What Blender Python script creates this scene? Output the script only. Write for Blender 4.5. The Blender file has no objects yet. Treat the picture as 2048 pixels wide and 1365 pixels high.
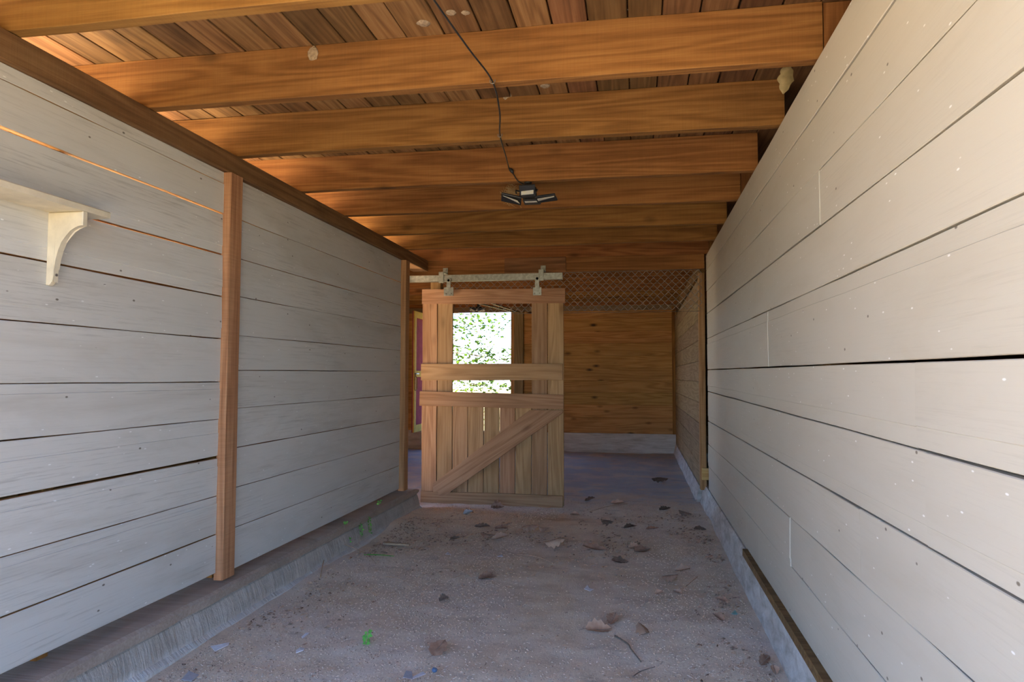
import bpy, bmesh, math, random
from mathutils import Vector, Matrix, noise

# ------------------------------------------------------------------ camera
S = bpy.context.scene
COL = S.collection
W, H = 2048, 1365
FPX, YAW, PITCH, ROLL, CAMZ = 1400.0, 0.177, 0.0497, 0.002, 1.10
_f = Vector((-math.sin(YAW) * math.cos(PITCH), math.cos(YAW) * math.cos(PITCH), math.sin(PITCH)))
_r = Vector((math.cos(YAW), math.sin(YAW), 0)); _u = _r.cross(_f)
CR = _r * math.cos(ROLL) + _u * math.sin(ROLL)
CU = -_r * math.sin(ROLL) + _u * math.cos(ROLL)
CO = Vector((0, 0, CAMZ))
cam = bpy.data.objects.new('camera', bpy.data.cameras.new('camera')); COL.objects.link(cam)
cam.matrix_world = Matrix(((CR.x, CU.x, -_f.x, 0), (CR.y, CU.y, -_f.y, 0), (CR.z, CU.z, -_f.z, CAMZ), (0, 0, 0, 1)))
cam.data.sensor_width = 36; cam.data.lens = FPX / W * 36; cam.data.clip_start = 0.02; cam.data.clip_end = 400
S.camera = cam

def px(x, y, ax, v):
    """pixel -> point on the plane where axis ax equals v"""
    d = _f + CR * ((x - W / 2) / FPX) - CU * ((y - H / 2) / FPX)
    return CO + d * ((v - CO[ax]) / d[ax])

# ------------------------------------------------------------------ sky, sun, exposure
SUN_EL = math.radians(44)
wd = bpy.data.worlds.new('sky'); S.world = wd; wd.use_nodes = True
nt = wd.node_tree; nt.nodes.clear()
sky = nt.nodes.new('ShaderNodeTexSky'); sky.sky_type = 'NISHITA'; sky.sun_disc = False
sky.sun_elevation = SUN_EL; sky.sun_rotation = math.radians(-83); sky.air_density = 1.0; sky.dust_density = 0.2; sky.ozone_density = 4.0
bg = nt.nodes.new('ShaderNodeBackground'); bg.inputs[1].default_value = 0.42
ow = nt.nodes.new('ShaderNodeOutputWorld'); tint = nt.nodes.new('ShaderNodeMix'); tint.data_type = 'RGBA'; tint.blend_type = 'MULTIPLY'; tint.inputs[0].default_value = 1.0
tint.inputs[7].default_value = (0.82, 0.96, 1.22, 1)      # a clear deep blue day
nt.links.new(sky.outputs[0], tint.inputs[6]); nt.links.new(tint.outputs[2], bg.inputs[0]); nt.links.new(bg.outputs[0], ow.inputs[0])
sl = bpy.data.lights.new('sun', 'SUN'); sl.energy = 33.0; sl.angle = math.radians(0.6); sl.color = (1.0, 0.88, 0.70)
so = bpy.data.objects.new('sun', sl); COL.objects.link(so)
_sd = Vector((0.99 * math.cos(SUN_EL), -0.12 * math.cos(SUN_EL), -math.sin(SUN_EL)))
so.rotation_euler = _sd.to_track_quat('-Z', 'Y').to_euler(); so.location = (-12, -4, 14)
S.view_settings.view_transform = 'Standard'; S.view_settings.look = 'None'
S.view_settings.gamma = 1.0; S.view_settings.use_curve_mapping = False
S.view_settings.exposure = 1.2

# ------------------------------------------------------------------ helpers
RND = random.Random(7)
def place(o, parent=None):
    COL.objects.link(o)
    if parent is not None:
        o.parent = parent
        o.matrix_parent_inverse = Matrix.Translation(-parent.location)
    return o
def empty(name, loc=(0, 0, 0), label=None, cat=None, group=None, kind=None):
    o = bpy.data.objects.new(name, None); o.location = loc; o.empty_display_size = 0.1; COL.objects.link(o)
    return tag(o, label, cat, group, kind)
def tag(o, label=None, cat=None, group=None, kind=None):
    if label: o['label'] = label
    if cat: o['category'] = cat
    if group: o['group'] = group
    if kind: o['kind'] = kind
    return o
def mesh_obj(name, verts, faces, mats, parent=None, mi=None, smooth=False, mw=None):
    me = bpy.data.meshes.new(name); me.from_pydata([tuple(v) for v in verts], [], faces)
    for m in (mats if isinstance(mats, (list, tuple)) else [mats]): me.materials.append(m)
    if mi: me.polygons.foreach_set('material_index', mi)
    if smooth: me.polygons.foreach_set('use_smooth', [True] * len(me.polygons))
    me.update()
    o = bpy.data.objects.new(name, me)
    if mw is not None: o.matrix_world = mw
    return place(o, parent)
def bm_obj(name, bm, mats, parent=None, smooth=False, mw=None):
    bmesh.ops.recalc_face_normals(bm, faces=bm.faces)
    me = bpy.data.meshes.new(name); bm.to_mesh(me); bm.free()
    for m in (mats if isinstance(mats, (list, tuple)) else [mats]): me.materials.append(m)
    if smooth: me.polygons.foreach_set('use_smooth', [True] * len(me.polygons))
    o = bpy.data.objects.new(name, me)
    if mw is not None: o.matrix_world = mw
    return place(o, parent)
def axes(org, x, y, z):
    return Matrix(((x[0], y[0], z[0], org[0]), (x[1], y[1], z[1], org[1]), (x[2], y[2], z[2], org[2]), (0, 0, 0, 1)))

def board_mesh(L, a0, b0, a1, b1, T, seg=5, jit=0.0012, warp=0.001, ch=0.002, rab=None, seed=0):
    """plank: x along its length, y across (a = low edge, b = high edge, at both ends), z thickness, front at z = T.
    rab = (where, height): a shallow rabbet along the 'top' or 'bottom' of the front face"""
    rr = random.Random(seed); o1, o2 = rr.uniform(0, 99), rr.uniform(0, 99)
    prof = [('a', 0, 0), ('a', 0, T - ch), ('a', ch, T)]
    if rab and rab[0] == 'bottom': prof += [('a', rab[1], T), ('a', rab[1] + 0.002, T + 0.0025)]
    if rab and rab[0] == 'top': prof += [('b', -rab[1] - 0.002, T + 0.0025), ('b', -rab[1], T)]
    prof += [('b', -ch, T), ('b', 0, T - ch), ('b', 0, 0)]
    n = len(prof); V = []; F = []; MI = []
    for i in range(seg + 1):
        t = i / seg; x = L * t
        a = a0 + (a1 - a0) * t + jit * 2 * noise.noise((x * 2.1, o1, 0.0))
        b = b0 + (b1 - b0) * t + jit * 2 * noise.noise((x * 2.1, o2, 3.0))
        w = warp * 2 * noise.noise((x * 1.3, o1, 7.0))
        for (e, dy, z) in prof: V.append((x, (a if e == 'a' else b) + dy, z + w))
    for i in range(seg):
        for k in range(n):
            k2 = (k + 1) % n
            F.append((i * n + k, (i + 1) * n + k, (i + 1) * n + k2, i * n + k2)); MI.append(0 if 1 <= k <= n - 3 else 1)
    F.append(tuple(range(n))[::1]); MI.append(0)
    F.append(tuple(range(seg * n, seg * n + n))[::-1]); MI.append(0)
    return V, F, MI
def plank(name, p0, p1, up, W0, T, mats, parent, W1=None, off0=0, off1=None, **k):
    """plank whose centre line runs p0 -> p1 at its back face; up = direction across its width"""
    p0, p1 = Vector(p0), Vector(p1); x = (p1 - p0); L = x.length; x /= L
    up = Vector(up); y = (up - x * up.dot(x)).normalized(); z = x.cross(y)
    W1 = W0 if W1 is None else W1; off1 = off0 if off1 is None else off1
    V, F, MI = board_mesh(L, off0 - W0 / 2, off0 + W0 / 2, off1 - W1 / 2, off1 + W1 / 2, T, **k)
    m = mats if isinstance(mats, (list, tuple)) else [mats, mats]
    return mesh_obj(name, V, F, m, parent, MI, mw=axes(p0, x, y, z))
def tube(name, pts, r, mat, parent=None, n=6, radii=None, smooth=True):
    pts = [Vector(p) for p in pts]; V = []; F = []
    for i, p in enumerate(pts):
        d = (pts[min(i + 1, len(pts) - 1)] - pts[max(i - 1, 0)]).normalized()
        a = Vector((0, 0, 1)) if abs(d.z) < 0.9 else Vector((1, 0, 0))
        u = d.cross(a).normalized(); v = d.cross(u); rr = radii[i] if radii else r
        for k in range(n):
            an = 2 * math.pi * k / n; V.append(p + (u * math.cos(an) + v * math.sin(an)) * rr)
    for i in range(len(pts) - 1):
        for k in range(n):
            F.append((i * n + k, i * n + (k + 1) % n, (i + 1) * n + (k + 1) % n, (i + 1) * n + k))
    F.append(tuple(range(n))[::-1]); F.append(tuple(range((len(pts) - 1) * n, len(pts) * n)))
    return mesh_obj(name, V, F, mat, parent, smooth=smooth)
def box_bm(bm, lo, hi, bev=0.0):
    vs = [bm.verts.new((x, y, z)) for x in (lo[0], hi[0]) for y in (lo[1], hi[1]) for z in (lo[2], hi[2])]
    fs = [bm.faces.new([vs[i] for i in q]) for q in ((0, 1, 3, 2), (4, 6, 7, 5), (0, 4, 5, 1), (2, 3, 7, 6), (0, 2, 6, 4), (1, 5, 7, 3))]
    if bev:
        es = list({e for f in fs for e in f.edges}); bmesh.ops.bevel(bm, geom=es, offset=bev, segments=1, affect='EDGES')
def box(name, lo, hi, mat, parent=None, bev=0.003, mw=None):
    bm = bmesh.new(); box_bm(bm, lo, hi, bev); return bm_obj(name, bm, mat, parent, mw=mw)
def smooth_path(pts, n=6):
    pts = [Vector(p) for p in pts]; out = []
    for i in range(len(pts) - 1):
        p0, p1, p2, p3 = pts[max(i - 1, 0)], pts[i], pts[i + 1], pts[min(i + 2, len(pts) - 1)]
        for k in range(n):
            t = k / n
            out.append(0.5 * ((2 * p1) + (p2 - p0) * t + (2 * p0 - 5 * p1 + 4 * p2 - p3) * t * t + (3 * p1 - p0 - 3 * p2 + p3) * t ** 3))
    out.append(pts[-1]); return out

# ------------------------------------------------------------------ materials
class NT:
    def __init__(s, name):
        s.m = bpy.data.materials.new(name); s.m.use_nodes = True; s.t = s.m.node_tree; s.t.nodes.clear()
        s.out = s.n('ShaderNodeOutputMaterial'); s.b = s.n('ShaderNodeBsdfPrincipled'); s.l(s.b.outputs[0], s.out.inputs[0])
    def n(s, ty, **k):
        nd = s.t.nodes.new(ty)
        for a, v in k.items(): setattr(nd, a, v)
        return nd
    def l(s, a, b): s.t.links.new(a, b)
    def val(s, sock, v):
        if hasattr(v, 'is_linked') or hasattr(v, 'links'): s.l(v, sock)
        else: sock.default_value = v
    def math(s, op, a, b=0.0, c=None, clamp=False):
        nd = s.n('ShaderNodeMath', operation=op, use_clamp=clamp); s.val(nd.inputs[0], a); s.val(nd.inputs[1], b)
        if c is not None: s.val(nd.inputs[2], c)
        return nd.outputs[0]
    def mix(s, fac, a, b, mode='MIX'):
        nd = s.n('ShaderNodeMix', data_type='RGBA', blend_type=mode); s.val(nd.inputs[0], fac)
        for i, v in ((6, a), (7, b)):
            if isinstance(v, tuple): nd.inputs[i].default_value = (*v, 1)
            else: s.l(v, nd.inputs[i])
        return nd.outputs[2]
    def ramp(s, fac, stops, interp='LINEAR'):
        nd = s.n('ShaderNodeValToRGB'); cr = nd.color_ramp; cr.interpolation = interp
        while len(cr.elements) < len(stops): cr.elements.new(0.5)
        for e, (p, c) in zip(cr.elements, stops): e.position = p; e.color = (*c, 1) if isinstance(c, tuple) else (c, c, c, 1)
        s.l(fac, nd.inputs[0]); return nd.outputs[0]
    def coord(s, scale=(1, 1, 1), rnd=True):
        tc = s.n('ShaderNodeTexCoord').outputs['Object']
        if rnd:
            oi = s.n('ShaderNodeObjectInfo').outputs['Random']; s.rand = oi
            cb = s.n('ShaderNodeCombineXYZ'); s.l(s.math('MULTIPLY', oi, 37.0), cb.inputs[0]); s.l(s.math('MULTIPLY', oi, 11.3), cb.inputs[1]); s.l(s.math('MULTIPLY', oi, 5.7), cb.inputs[2])
            ad = s.n('ShaderNodeVectorMath', operation='ADD'); s.l(tc, ad.inputs[0]); s.l(cb.outputs[0], ad.inputs[1]); tc = ad.outputs[0]
        return tc
    def sc(s, vec, scale):
        nd = s.n('ShaderNodeVectorMath', operation='MULTIPLY'); s.l(vec, nd.inputs[0]); nd.inputs[1].default_value = scale; return nd.outputs[0]
    def noise(s, vec, scale=1.0, detail=4.0, rough=0.55, dist=0.0):
        nd = s.n('ShaderNodeTexNoise'); s.l(vec, nd.inputs['Vector']); nd.inputs['Scale'].default_value = scale
        nd.inputs['Detail'].default_value = detail; nd.inputs['Roughness'].default_value = rough; nd.inputs['Distortion'].default_value = dist
        return nd.outputs[0]
    def voro(s, vec, scale=1.0, feat='F1', rnd=1.0):
        nd = s.n('ShaderNodeTexVoronoi', feature=feat); s.l(vec, nd.inputs['Vector']); nd.inputs['Scale'].default_value = scale
        nd.inputs['Randomness'].default_value = rnd; return nd.outputs['Distance']
    def bump(s, h, strength=0.3, dist=0.002):
        nd = s.n('ShaderNodeBump'); nd.inputs['Strength'].default_value = strength; nd.inputs['Distance'].default_value = dist
        s.l(h, nd.inputs['Height']); s.l(nd.outputs[0], s.b.inputs['Normal'])
    def fin(s, col, rough=0.7, spec=0.3, metal=0.0):
        if isinstance(col, tuple): s.b.inputs['Base Color'].default_value = (*col, 1)
        else: s.l(col, s.b.inputs['Base Color'])
        s.val(s.b.inputs['Roughness'], rough); s.b.inputs['Specular IOR Level'].default_value = spec; s.b.inputs['Metallic'].default_value = metal
        return s.m

def wood(name, c0, c1, c2, ring=60.0, knots=0.0, rough=0.8, var=0.35, stain=0.35, saw=0.0, bump=0.35, hue=0.02, rw=0.26):
    g = NT(name); v = g.coord()
    n1 = g.noise(g.sc(v, (0.5, 7.5, 7.5)), 1.0, 2.0, 0.5, 0.3)
    rings = g.math('MULTIPLY_ADD', g.math('SINE', g.math('MULTIPLY', n1, ring)), 0.5, 0.5)
    fib = g.noise(g.sc(v, (3.0, 110, 110)), 1.0, 5.0, 0.65)
    fac = g.math('ADD', g.math('MULTIPLY', rings, rw), g.math('MULTIPLY', fib, 1 - rw))
    col = g.ramp(fac, [(0.18, c0), (0.5, c1), (0.82, c2)])
    st = g.noise(g.sc(v, (1.3, 3.5, 3.5)), 1.0, 5.0, 0.6, 0.6)
    col = g.mix(g.math('MULTIPLY', g.ramp(st, [(0.5, 0.0), (0.72, 1.0)]), stain), col, tuple(x * 0.35 for x in c0))
    if knots:
        vd = g.voro(g.sc(v, (2.4, 5.5, 0.01)), 1.0)
        k = g.ramp(vd, [(0.05, 1.0), (0.09, 0.6), (0.17, 0.0)])
        col = g.mix(g.math('MULTIPLY', k, knots), col, tuple(x * 0.16 for x in c0))
    hs = g.n('ShaderNodeHueSaturation'); g.l(col, hs.inputs['Color'])
    g.l(g.math('MULTIPLY_ADD', g.rand, var, 1.0 - var / 2), hs.inputs['Value'])
    g.l(g.math('MULTIPLY_ADD', g.math('FRACT', g.math('MULTIPLY', g.rand, 7.31)), hue, 0.5 - hue / 2), hs.inputs['Hue'])
    h = fac
    if saw:
        wv = g.noise(g.sc(v, (190, 6, 6)), 1.0, 2.0, 0.5); h = g.math('ADD', h, g.math('MULTIPLY', wv, saw))
        c2_ = g.ramp(wv, [(0.35, 0.80), (0.6, 1.0)]); cc = g.mix(0.5 * min(1, saw), hs.outputs[0], g.mix(1.0, hs.outputs[0], c2_, 'MULTIPLY'))
    else: cc = hs.outputs[0]
    g.bump(h, bump, 0.0025)
    return g.fin(cc, rough, 0.25)

def paint(name, col, stainc, grain=0.5, var=0.10, streak=0.36):
    g = NT(name); v = g.coord()
    n1 = g.noise(g.sc(v, (0.45, 5.0, 5.0)), 1.0, 2.0, 0.5, 0.4)
    rings = g.math('MULTIPLY_ADD', g.math('SINE', g.math('MULTIPLY', n1, 95.0)), 0.5, 0.5)
    fib = g.noise(g.sc(v, (4.0, 130, 130)), 1.0, 5.0, 0.7)
    zone = g.ramp(g.noise(g.sc(v, (0.9, 4.0, 4.0)), 1.0, 3.0), [(0.42, 0.15), (0.62, 1.0)])
    st = g.noise(g.sc(v, (1.1, 5.5, 5.5)), 1.0, 6.0, 0.65, 0.8)
    c = g.mix(g.ramp(st, [(0.48, 0.0), (0.78, 0.55)]), col, stainc)
    gr = g.math('MULTIPLY', g.ramp(fib, [(0.36, 1.0), (0.48, 0.0)]), g.math('MULTIPLY', zone, streak))
    c = g.mix(gr, c, tuple(x * 0.55 for x in stainc))
    # nail heads / knocks and paint chips
    vd = g.voro(g.sc(v, (7.0, 12.0, 0.01)), 1.0); c = g.mix(g.ramp(vd, [(0.035, 0.85), (0.055, 0.0)]), c, (0.10, 0.075, 0.05))
    v2 = g.voro(g.sc(v, (11.0, 30.0, 0.01)), 1.0); c = g.mix(g.ramp(v2, [(0.05, 0.7), (0.08, 0.0)]), c, (0.88, 0.87, 0.84))
    hs = g.n('ShaderNodeHueSaturation'); g.l(c, hs.inputs['Color']); g.l(g.math('MULTIPLY_ADD', g.rand, var, 1.0 - var / 2), hs.inputs['Value'])
    h = g.math('ADD', g.math('MULTIPLY', g.math('MULTIPLY', rings, zone), grain * 0.5), g.math('MULTIPLY', fib, grain * 0.8))
    g.bump(h, 0.55, 0.0022)
    return g.fin(hs.outputs[0], 0.52, 0.35)

def plain(name, col, rough=0.6, metal=0.0, spec=0.4, nz=0.25, nscale=30.0, bump=0.15):
    g = NT(name); v = g.coord()
    n = g.noise(v, nscale, 5.0, 0.6)
    c = g.mix(g.ramp(n, [(0.35, 0.0), (0.7, 1.0)]), tuple(x * (1 - nz) for x in col), tuple(min(1, x * (1 + nz)) for x in col))
    g.bump(n, bump, 0.002)
    return g.fin(c, rough, spec, metal)

M = {}
M['joist'] = wood('rough_sawn_joist', (0.14, 0.053, 0.0135), (0.25, 0.107, 0.028), (0.34, 0.16, 0.048), knots=0.5, saw=0.5, var=0.22)
M['deck'] = wood('reddish_deck_board', (0.10, 0.048, 0.017), (0.19, 0.093, 0.034), (0.27, 0.148, 0.06), knots=0.4, var=0.7, stain=0.6, hue=0.022)
M['plate'] = wood('brown_plate', (0.10, 0.05, 0.02), (0.19, 0.10, 0.04), (0.26, 0.15, 0.065), saw=0.6, var=0.1)
M['post'] = wood('tan_post', (0.26, 0.125, 0.05), (0.42, 0.22, 0.095), (0.52, 0.31, 0.15), saw=1.0, var=0.1)
M['raw'] = wood('raw_edge', (0.30, 0.15, 0.05), (0.52, 0.28, 0.10), (0.62, 0.38, 0.17), var=0.2)
M['gate'] = wood('gate_timber', (0.26, 0.135, 0.062), (0.39, 0.22, 0.108), (0.47, 0.29, 0.155), knots=0.35, var=0.22, stain=0.25)
M['pine'] = wood('knotty_pine', (0.27, 0.125, 0.034), (0.43, 0.22, 0.065), (0.54, 0.31, 0.105), knots=1.0, var=0.22, stain=0.3, rough=0.6)
M['greywood'] = wood('grey_brown_board', (0.19, 0.125, 0.06), (0.28, 0.195, 0.10), (0.35, 0.26, 0.15), knots=0.2, var=0.3, bump=0.1)
M['sill'] = wood('dirty_sill', (0.25, 0.19, 0.145), (0.36, 0.29, 0.235), (0.45, 0.38, 0.32), var=0.1, stain=0.4, bump=0.7, rw=0.08)
M['paint'] = paint('white_barn_paint', (0.60, 0.58, 0.525), (0.40, 0.365, 0.30))
M['paint_r'] = paint('cream_barn_paint', (0.50, 0.46, 0.375), (0.42, 0.37, 0.28), grain=0.3, var=0.06, streak=0.14)
M['cream'] = plain('cream_shelf_paint', (0.66, 0.58, 0.42), 0.5, nz=0.12, nscale=14)
M['yellow'] = plain('yellow_trim_paint', (0.60, 0.40, 0.10), 0.9, spec=0.05, nz=0.12, nscale=16)
M['pink'] = plain('maroon_panel_paint', (0.27, 0.06, 0.075), 0.95, spec=0.03, nz=0.12, nscale=10)
M['galv'] = plain('galvanised_steel', (0.31, 0.30, 0.25), 0.45, 0.75, 0.5, nz=0.25, nscale=40)
M['black'] = plain('black_plastic', (0.02, 0.02, 0.022), 0.45, nz=0.2)
M['rust'] = plain('rusty_wire', (0.24, 0.21, 0.18), 0.6, 0.6, nz=0.3)
M['mud'] = plain('pale_dried_mud', (0.36, 0.265, 0.165), 0.95, nz=0.3, nscale=90, bump=0.8)
M['straw'] = plain('dry_straw', (0.48, 0.33, 0.15), 0.9, nz=0.3)
M['paper'] = plain('white_litter', (0.72, 0.73, 0.76), 0.7, nz=0.1)
M['greypaper'] = plain('grey_litter', (0.42, 0.43, 0.46), 0.7, nz=0.15)
M['bluecap'] = plain('blue_plastic', (0.10, 0.16, 0.26), 0.4, nz=0.1)
M['teal'] = plain('teal_plastic', (0.20, 0.42, 0.38), 0.4, nz=0.1)
M['twig'] = plain('grey_twig', (0.20, 0.155, 0.115), 0.9, nz=0.35, nscale=60)
M['stalk'] = plain('tan_stalk', (0.44, 0.30, 0.18), 0.9, nz=0.2)
M['yellowblock'] = wood('fresh_yellow_wood', (0.50, 0.29, 0.08), (0.64, 0.42, 0.14), (0.70, 0.50, 0.2), var=0.05)
g = NT('led_panel'); v = g.coord(rnd=False)
M['led'] = g.fin(g.mix(g.ramp(g.voro(v, 90.0), [(0.25, 1.0), (0.4, 0.0)]), (0.62, 0.62, 0.58), (0.75, 0.66, 0.40)), 0.3, 0.5)
def leaf_mat(name, a, b, trans=0.0):
    g = NT(name); v = g.coord(); n = g.noise(v, 35.0, 4.0)
    c = g.mix(g.ramp(n, [(0.35, 0.0), (0.65, 1.0)]), a, b)
    hs = g.n('ShaderNodeHueSaturation'); g.l(c, hs.inputs['Color']); g.l(g.math('MULTIPLY_ADD', g.rand, 0.5, 0.75), hs.inputs['Value'])
    m = g.fin(hs.outputs[0], 0.7, 0.25)
    if trans:
        tr = g.n('ShaderNodeBsdfTranslucent'); g.l(hs.outputs[0], tr.inputs[0]); mx = g.n('ShaderNodeMixShader'); mx.inputs[0].default_value = trans
        g.l(g.b.outputs[0], mx.inputs[1]); g.l(tr.outputs[0], mx.inputs[2]); g.l(mx.outputs[0], g.out.inputs[0])
    return m
M['deadleaf'] = leaf_mat('dead_leaf', (0.24, 0.13, 0.08), (0.40, 0.24, 0.16), 0.2)
M['tanleaf'] = leaf_mat('tan_leaf', (0.42, 0.25, 0.16), (0.52, 0.34, 0.23), 0.2)
M['darkleaf'] = leaf_mat('dark_leaf', (0.10, 0.065, 0.045), (0.18, 0.11, 0.075), 0.1)
M['oliveleaf'] = leaf_mat('olive_leaf', (0.15, 0.115, 0.055), (0.22, 0.17, 0.085), 0.1)
M['green'] = leaf_mat('seedling_green', (0.10, 0.36, 0.06), (0.20, 0.52, 0.10), 0.4)
M['foliage'] = leaf_mat('tree_foliage', (0.035, 0.085, 0.006), (0.085, 0.16, 0.012), 0.4)
M['bark'] = plain('tree_bark', (0.16, 0.12, 0.09), 0.9, nz=0.4, nscale=20, bump=0.8)

# dirt floor
g = NT('dirt_floor'); v = g.coord(rnd=False)
big = g.noise(v, 0.9, 5.0, 0.6, 0.5); mid = g.noise(v, 6.0, 6.0, 0.65); fine = g.noise(v, 140.0, 4.0, 0.7); gr = g.noise(g.sc(v, (1, 2.2, 1)), 420.0, 2.0, 0.6)
c = g.ramp(mid, [(0.30, (0.60, 0.485, 0.355)), (0.5, (0.74, 0.615, 0.46)), (0.72, (0.80, 0.695, 0.545))])
c = g.mix(g.ramp(big, [(0.46, 0.0), (0.62, 0.75)]), c, (0.74, 0.65, 0.56))
c = g.mix(g.ramp(fine, [(0.34, 0.7), (0.44, 0.0)]), c, (0.27, 0.205, 0.16))
c = g.mix(g.ramp(fine, [(0.58, 0.0), (0.70, 0.7)]), c, (0.74, 0.62, 0.50))
c = g.mix(g.ramp(gr, [(0.60, 0.0), (0.72, 0.6)]), c, (0.80, 0.71, 0.60))
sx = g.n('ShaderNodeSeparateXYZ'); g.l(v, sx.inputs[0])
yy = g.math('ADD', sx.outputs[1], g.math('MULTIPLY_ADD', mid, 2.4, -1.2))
c = g.mix(g.math('MULTIPLY', g.ramp(g.math('MULTIPLY', yy, 0.1), [(0.60, 0.0), (0.68, 1.0)]), g.ramp(g.noise(v, 3.0, 5.0, 0.6), [(0.38, 0.2), (0.55, 1.0)])), c, (0.47, 0.48, 0.48))  # greys towards the far bay: pale dust plus doorway sky light in the colour
c = g.mix(g.math('MULTIPLY', g.ramp(g.noise(g.sc(v, (0.8, 2.4, 1)), 5.0, 5.0, 0.65, 0.8), [(0.58, 0.0), (0.70, 1.0)]), 0.4), c, (0.30, 0.235, 0.195))
g.bump(g.math('ADD', g.math('MULTIPLY', fine, 0.5), g.math('ADD', g.math('MULTIPLY', mid, 1.5), g.math('MULTIPLY', gr, 0.25))), 0.7, 0.006)
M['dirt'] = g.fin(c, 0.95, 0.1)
# concrete curb
g = NT('rough_concrete'); v = g.coord(rnd=False)
n = g.noise(v, 5.0, 6.0, 0.65); st = g.noise(g.sc(v, (1, 60, 7)), 1.0, 4.0, 0.6); sp = g.noise(v, 60.0, 4.0, 0.7)
c = g.ramp(n, [(0.3, (0.35, 0.31, 0.26)), (0.55, (0.47, 0.425, 0.365)), (0.8, (0.55, 0.51, 0.45))])
c = g.mix(g.ramp(st, [(0.3, 0.45), (0.45, 0.0)]), c, (0.24, 0.215, 0.185))
sx = g.n('ShaderNodeSeparateXYZ'); g.l(v, sx.inputs[0])
lowz = g.math('ADD', sx.outputs[2], g.math('MULTIPLY_ADD', n, 0.10, -0.05))
c = g.mix(g.ramp(g.math('MULTIPLY', lowz, 5.0), [(0.10, 0.75), (0.22, 0.0)]), c, (0.60, 0.575, 0.53))
g.bump(g.math('ADD', g.math('MULTIPLY', st, 0.8), g.math('ADD', n, g.math('MULTIPLY', sp, 0.4))), 0.8, 0.010)
M['conc'] = g.fin(c, 0.92, 0.15)
g = NT('grey_wash_concrete'); v = g.coord(rnd=False)
n = g.noise(g.sc(v, (1, 3, 8)), 2.5, 6.0, 0.65, 0.6); sp = g.noise(v, 50.0, 4.0, 0.7)
c = g.ramp(n, [(0.3, (0.34, 0.31, 0.265)), (0.5, (0.50, 0.475, 0.435)), (0.7, (0.64, 0.625, 0.59))])
g.bump(g.math('ADD', n, g.math('MULTIPLY', sp, 0.3)), 0.7, 0.008)
M['conc_r'] = g.fin(c, 0.9, 0.15)
# outdoor ground
g = NT('sunlit_ground'); v = g.coord(rnd=False)
n = g.noise(v, 0.8, 6.0, 0.65)
M['ground'] = g.fin(g.ramp(n, [(0.35, (0.13, 0.11, 0.05)), (0.6, (0.20, 0.165, 0.085))]), 0.95, 0.1)

g = NT('bounce_gravel'); v = g.coord(rnd=False)
M['gravel'] = g.fin(g.ramp(g.noise(v, 9.0, 6.0, 0.65), [(0.35, (0.58, 0.47, 0.32)), (0.6, (0.74, 0.62, 0.45))]), 0.95, 0.1)  # kept pale so the unseen yard throws sunlight up under the eave
# ------------------------------------------------------------------ dimensions
XL, XR = -1.86, 0.58            # faces of the painted side walls
ZJ, ZD = 2.13, 2.32             # underside of joists, underside of deck
YF, YB = -0.1, 10.3             # front eave, back wall
XOL, XOR = -4.6, 1.7            # outer edges of the building
JY = [1.14, 1.745, 2.355, 2.955, 3.60, 4.20, 4.83, 5.42, 6.03, 6.66, 7.27, 7.88, 8.49, 9.10, 9.71, 10.24]   # far faces of the joists
JY = [y + 0.05 for y in JY]
TJ = 0.045

# ------------------------------------------------------------------ ground and floor
def fz(x, y):
    a = min(1.0, max(0.0, min(x - (XL + 0.05), 0.56 - x) * 4)) if y < 5.6 else 1.0
    return (0.011 * noise.noise((x * 1.6, y * 1.6, 0)) + 0.006 * noise.noise((x * 6, y * 6, 4)) + 0.0025 * noise.noise((x * 21, y * 21, 9))) * (0.5 + 0.5 * a) \
        + 0.020 * math.exp(-((y - 5.35 - 0.15 * math.sin(x * 3)) / 0.22) ** 2) + 0.03 * math.exp(-((x - XL - 0.05) / 0.22) ** 2) * (0.5 + noise.noise((y * 1.5, 3, 3)))
def grid(name, xs, ys, zf, mat, parent=None):
    V = [(x, y, zf(x, y)) for y in ys for x in xs]; n = len(xs); F = [(j * n + i, j * n + i + 1, (j + 1) * n + i + 1, (j + 1) * n + i) for j in range(len(ys) - 1) for i in range(n - 1)]
    return mesh_obj(name, V, F, mat, parent, smooth=True)
def frange(a, b, s):
    n = max(1, int(round((b - a) / s))); return [a + (b - a) * i / n for i in range(n + 1)]
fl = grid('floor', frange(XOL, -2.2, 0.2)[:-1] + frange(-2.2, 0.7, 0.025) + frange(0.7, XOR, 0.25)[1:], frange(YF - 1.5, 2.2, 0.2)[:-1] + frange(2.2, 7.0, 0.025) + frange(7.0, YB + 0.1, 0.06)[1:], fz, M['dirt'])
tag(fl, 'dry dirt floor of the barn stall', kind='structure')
gd = grid('ground', [-60, -30, -15, -8, XOL, XOR, 8, 15, 30, 60], [-60, -30, -15, -6, YF, 4, YB, 14, 20, 30, 60], lambda x, y: -0.035, M['ground'])
tag(gd, 'dry sunlit ground outside the barn', kind='structure')
gy = grid('gravel_bounce_yard', [-16, -12, -8, XOL - 0.02], [-6, -2, 2, 6, 10, 13], lambda x, y: -0.02, M['gravel'])  # unseen yard, added to bounce sun up onto the left joist ends
tag(gy, 'unseen pale gravel yard added left of the barn to bounce sunlight in', kind='structure')

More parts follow.
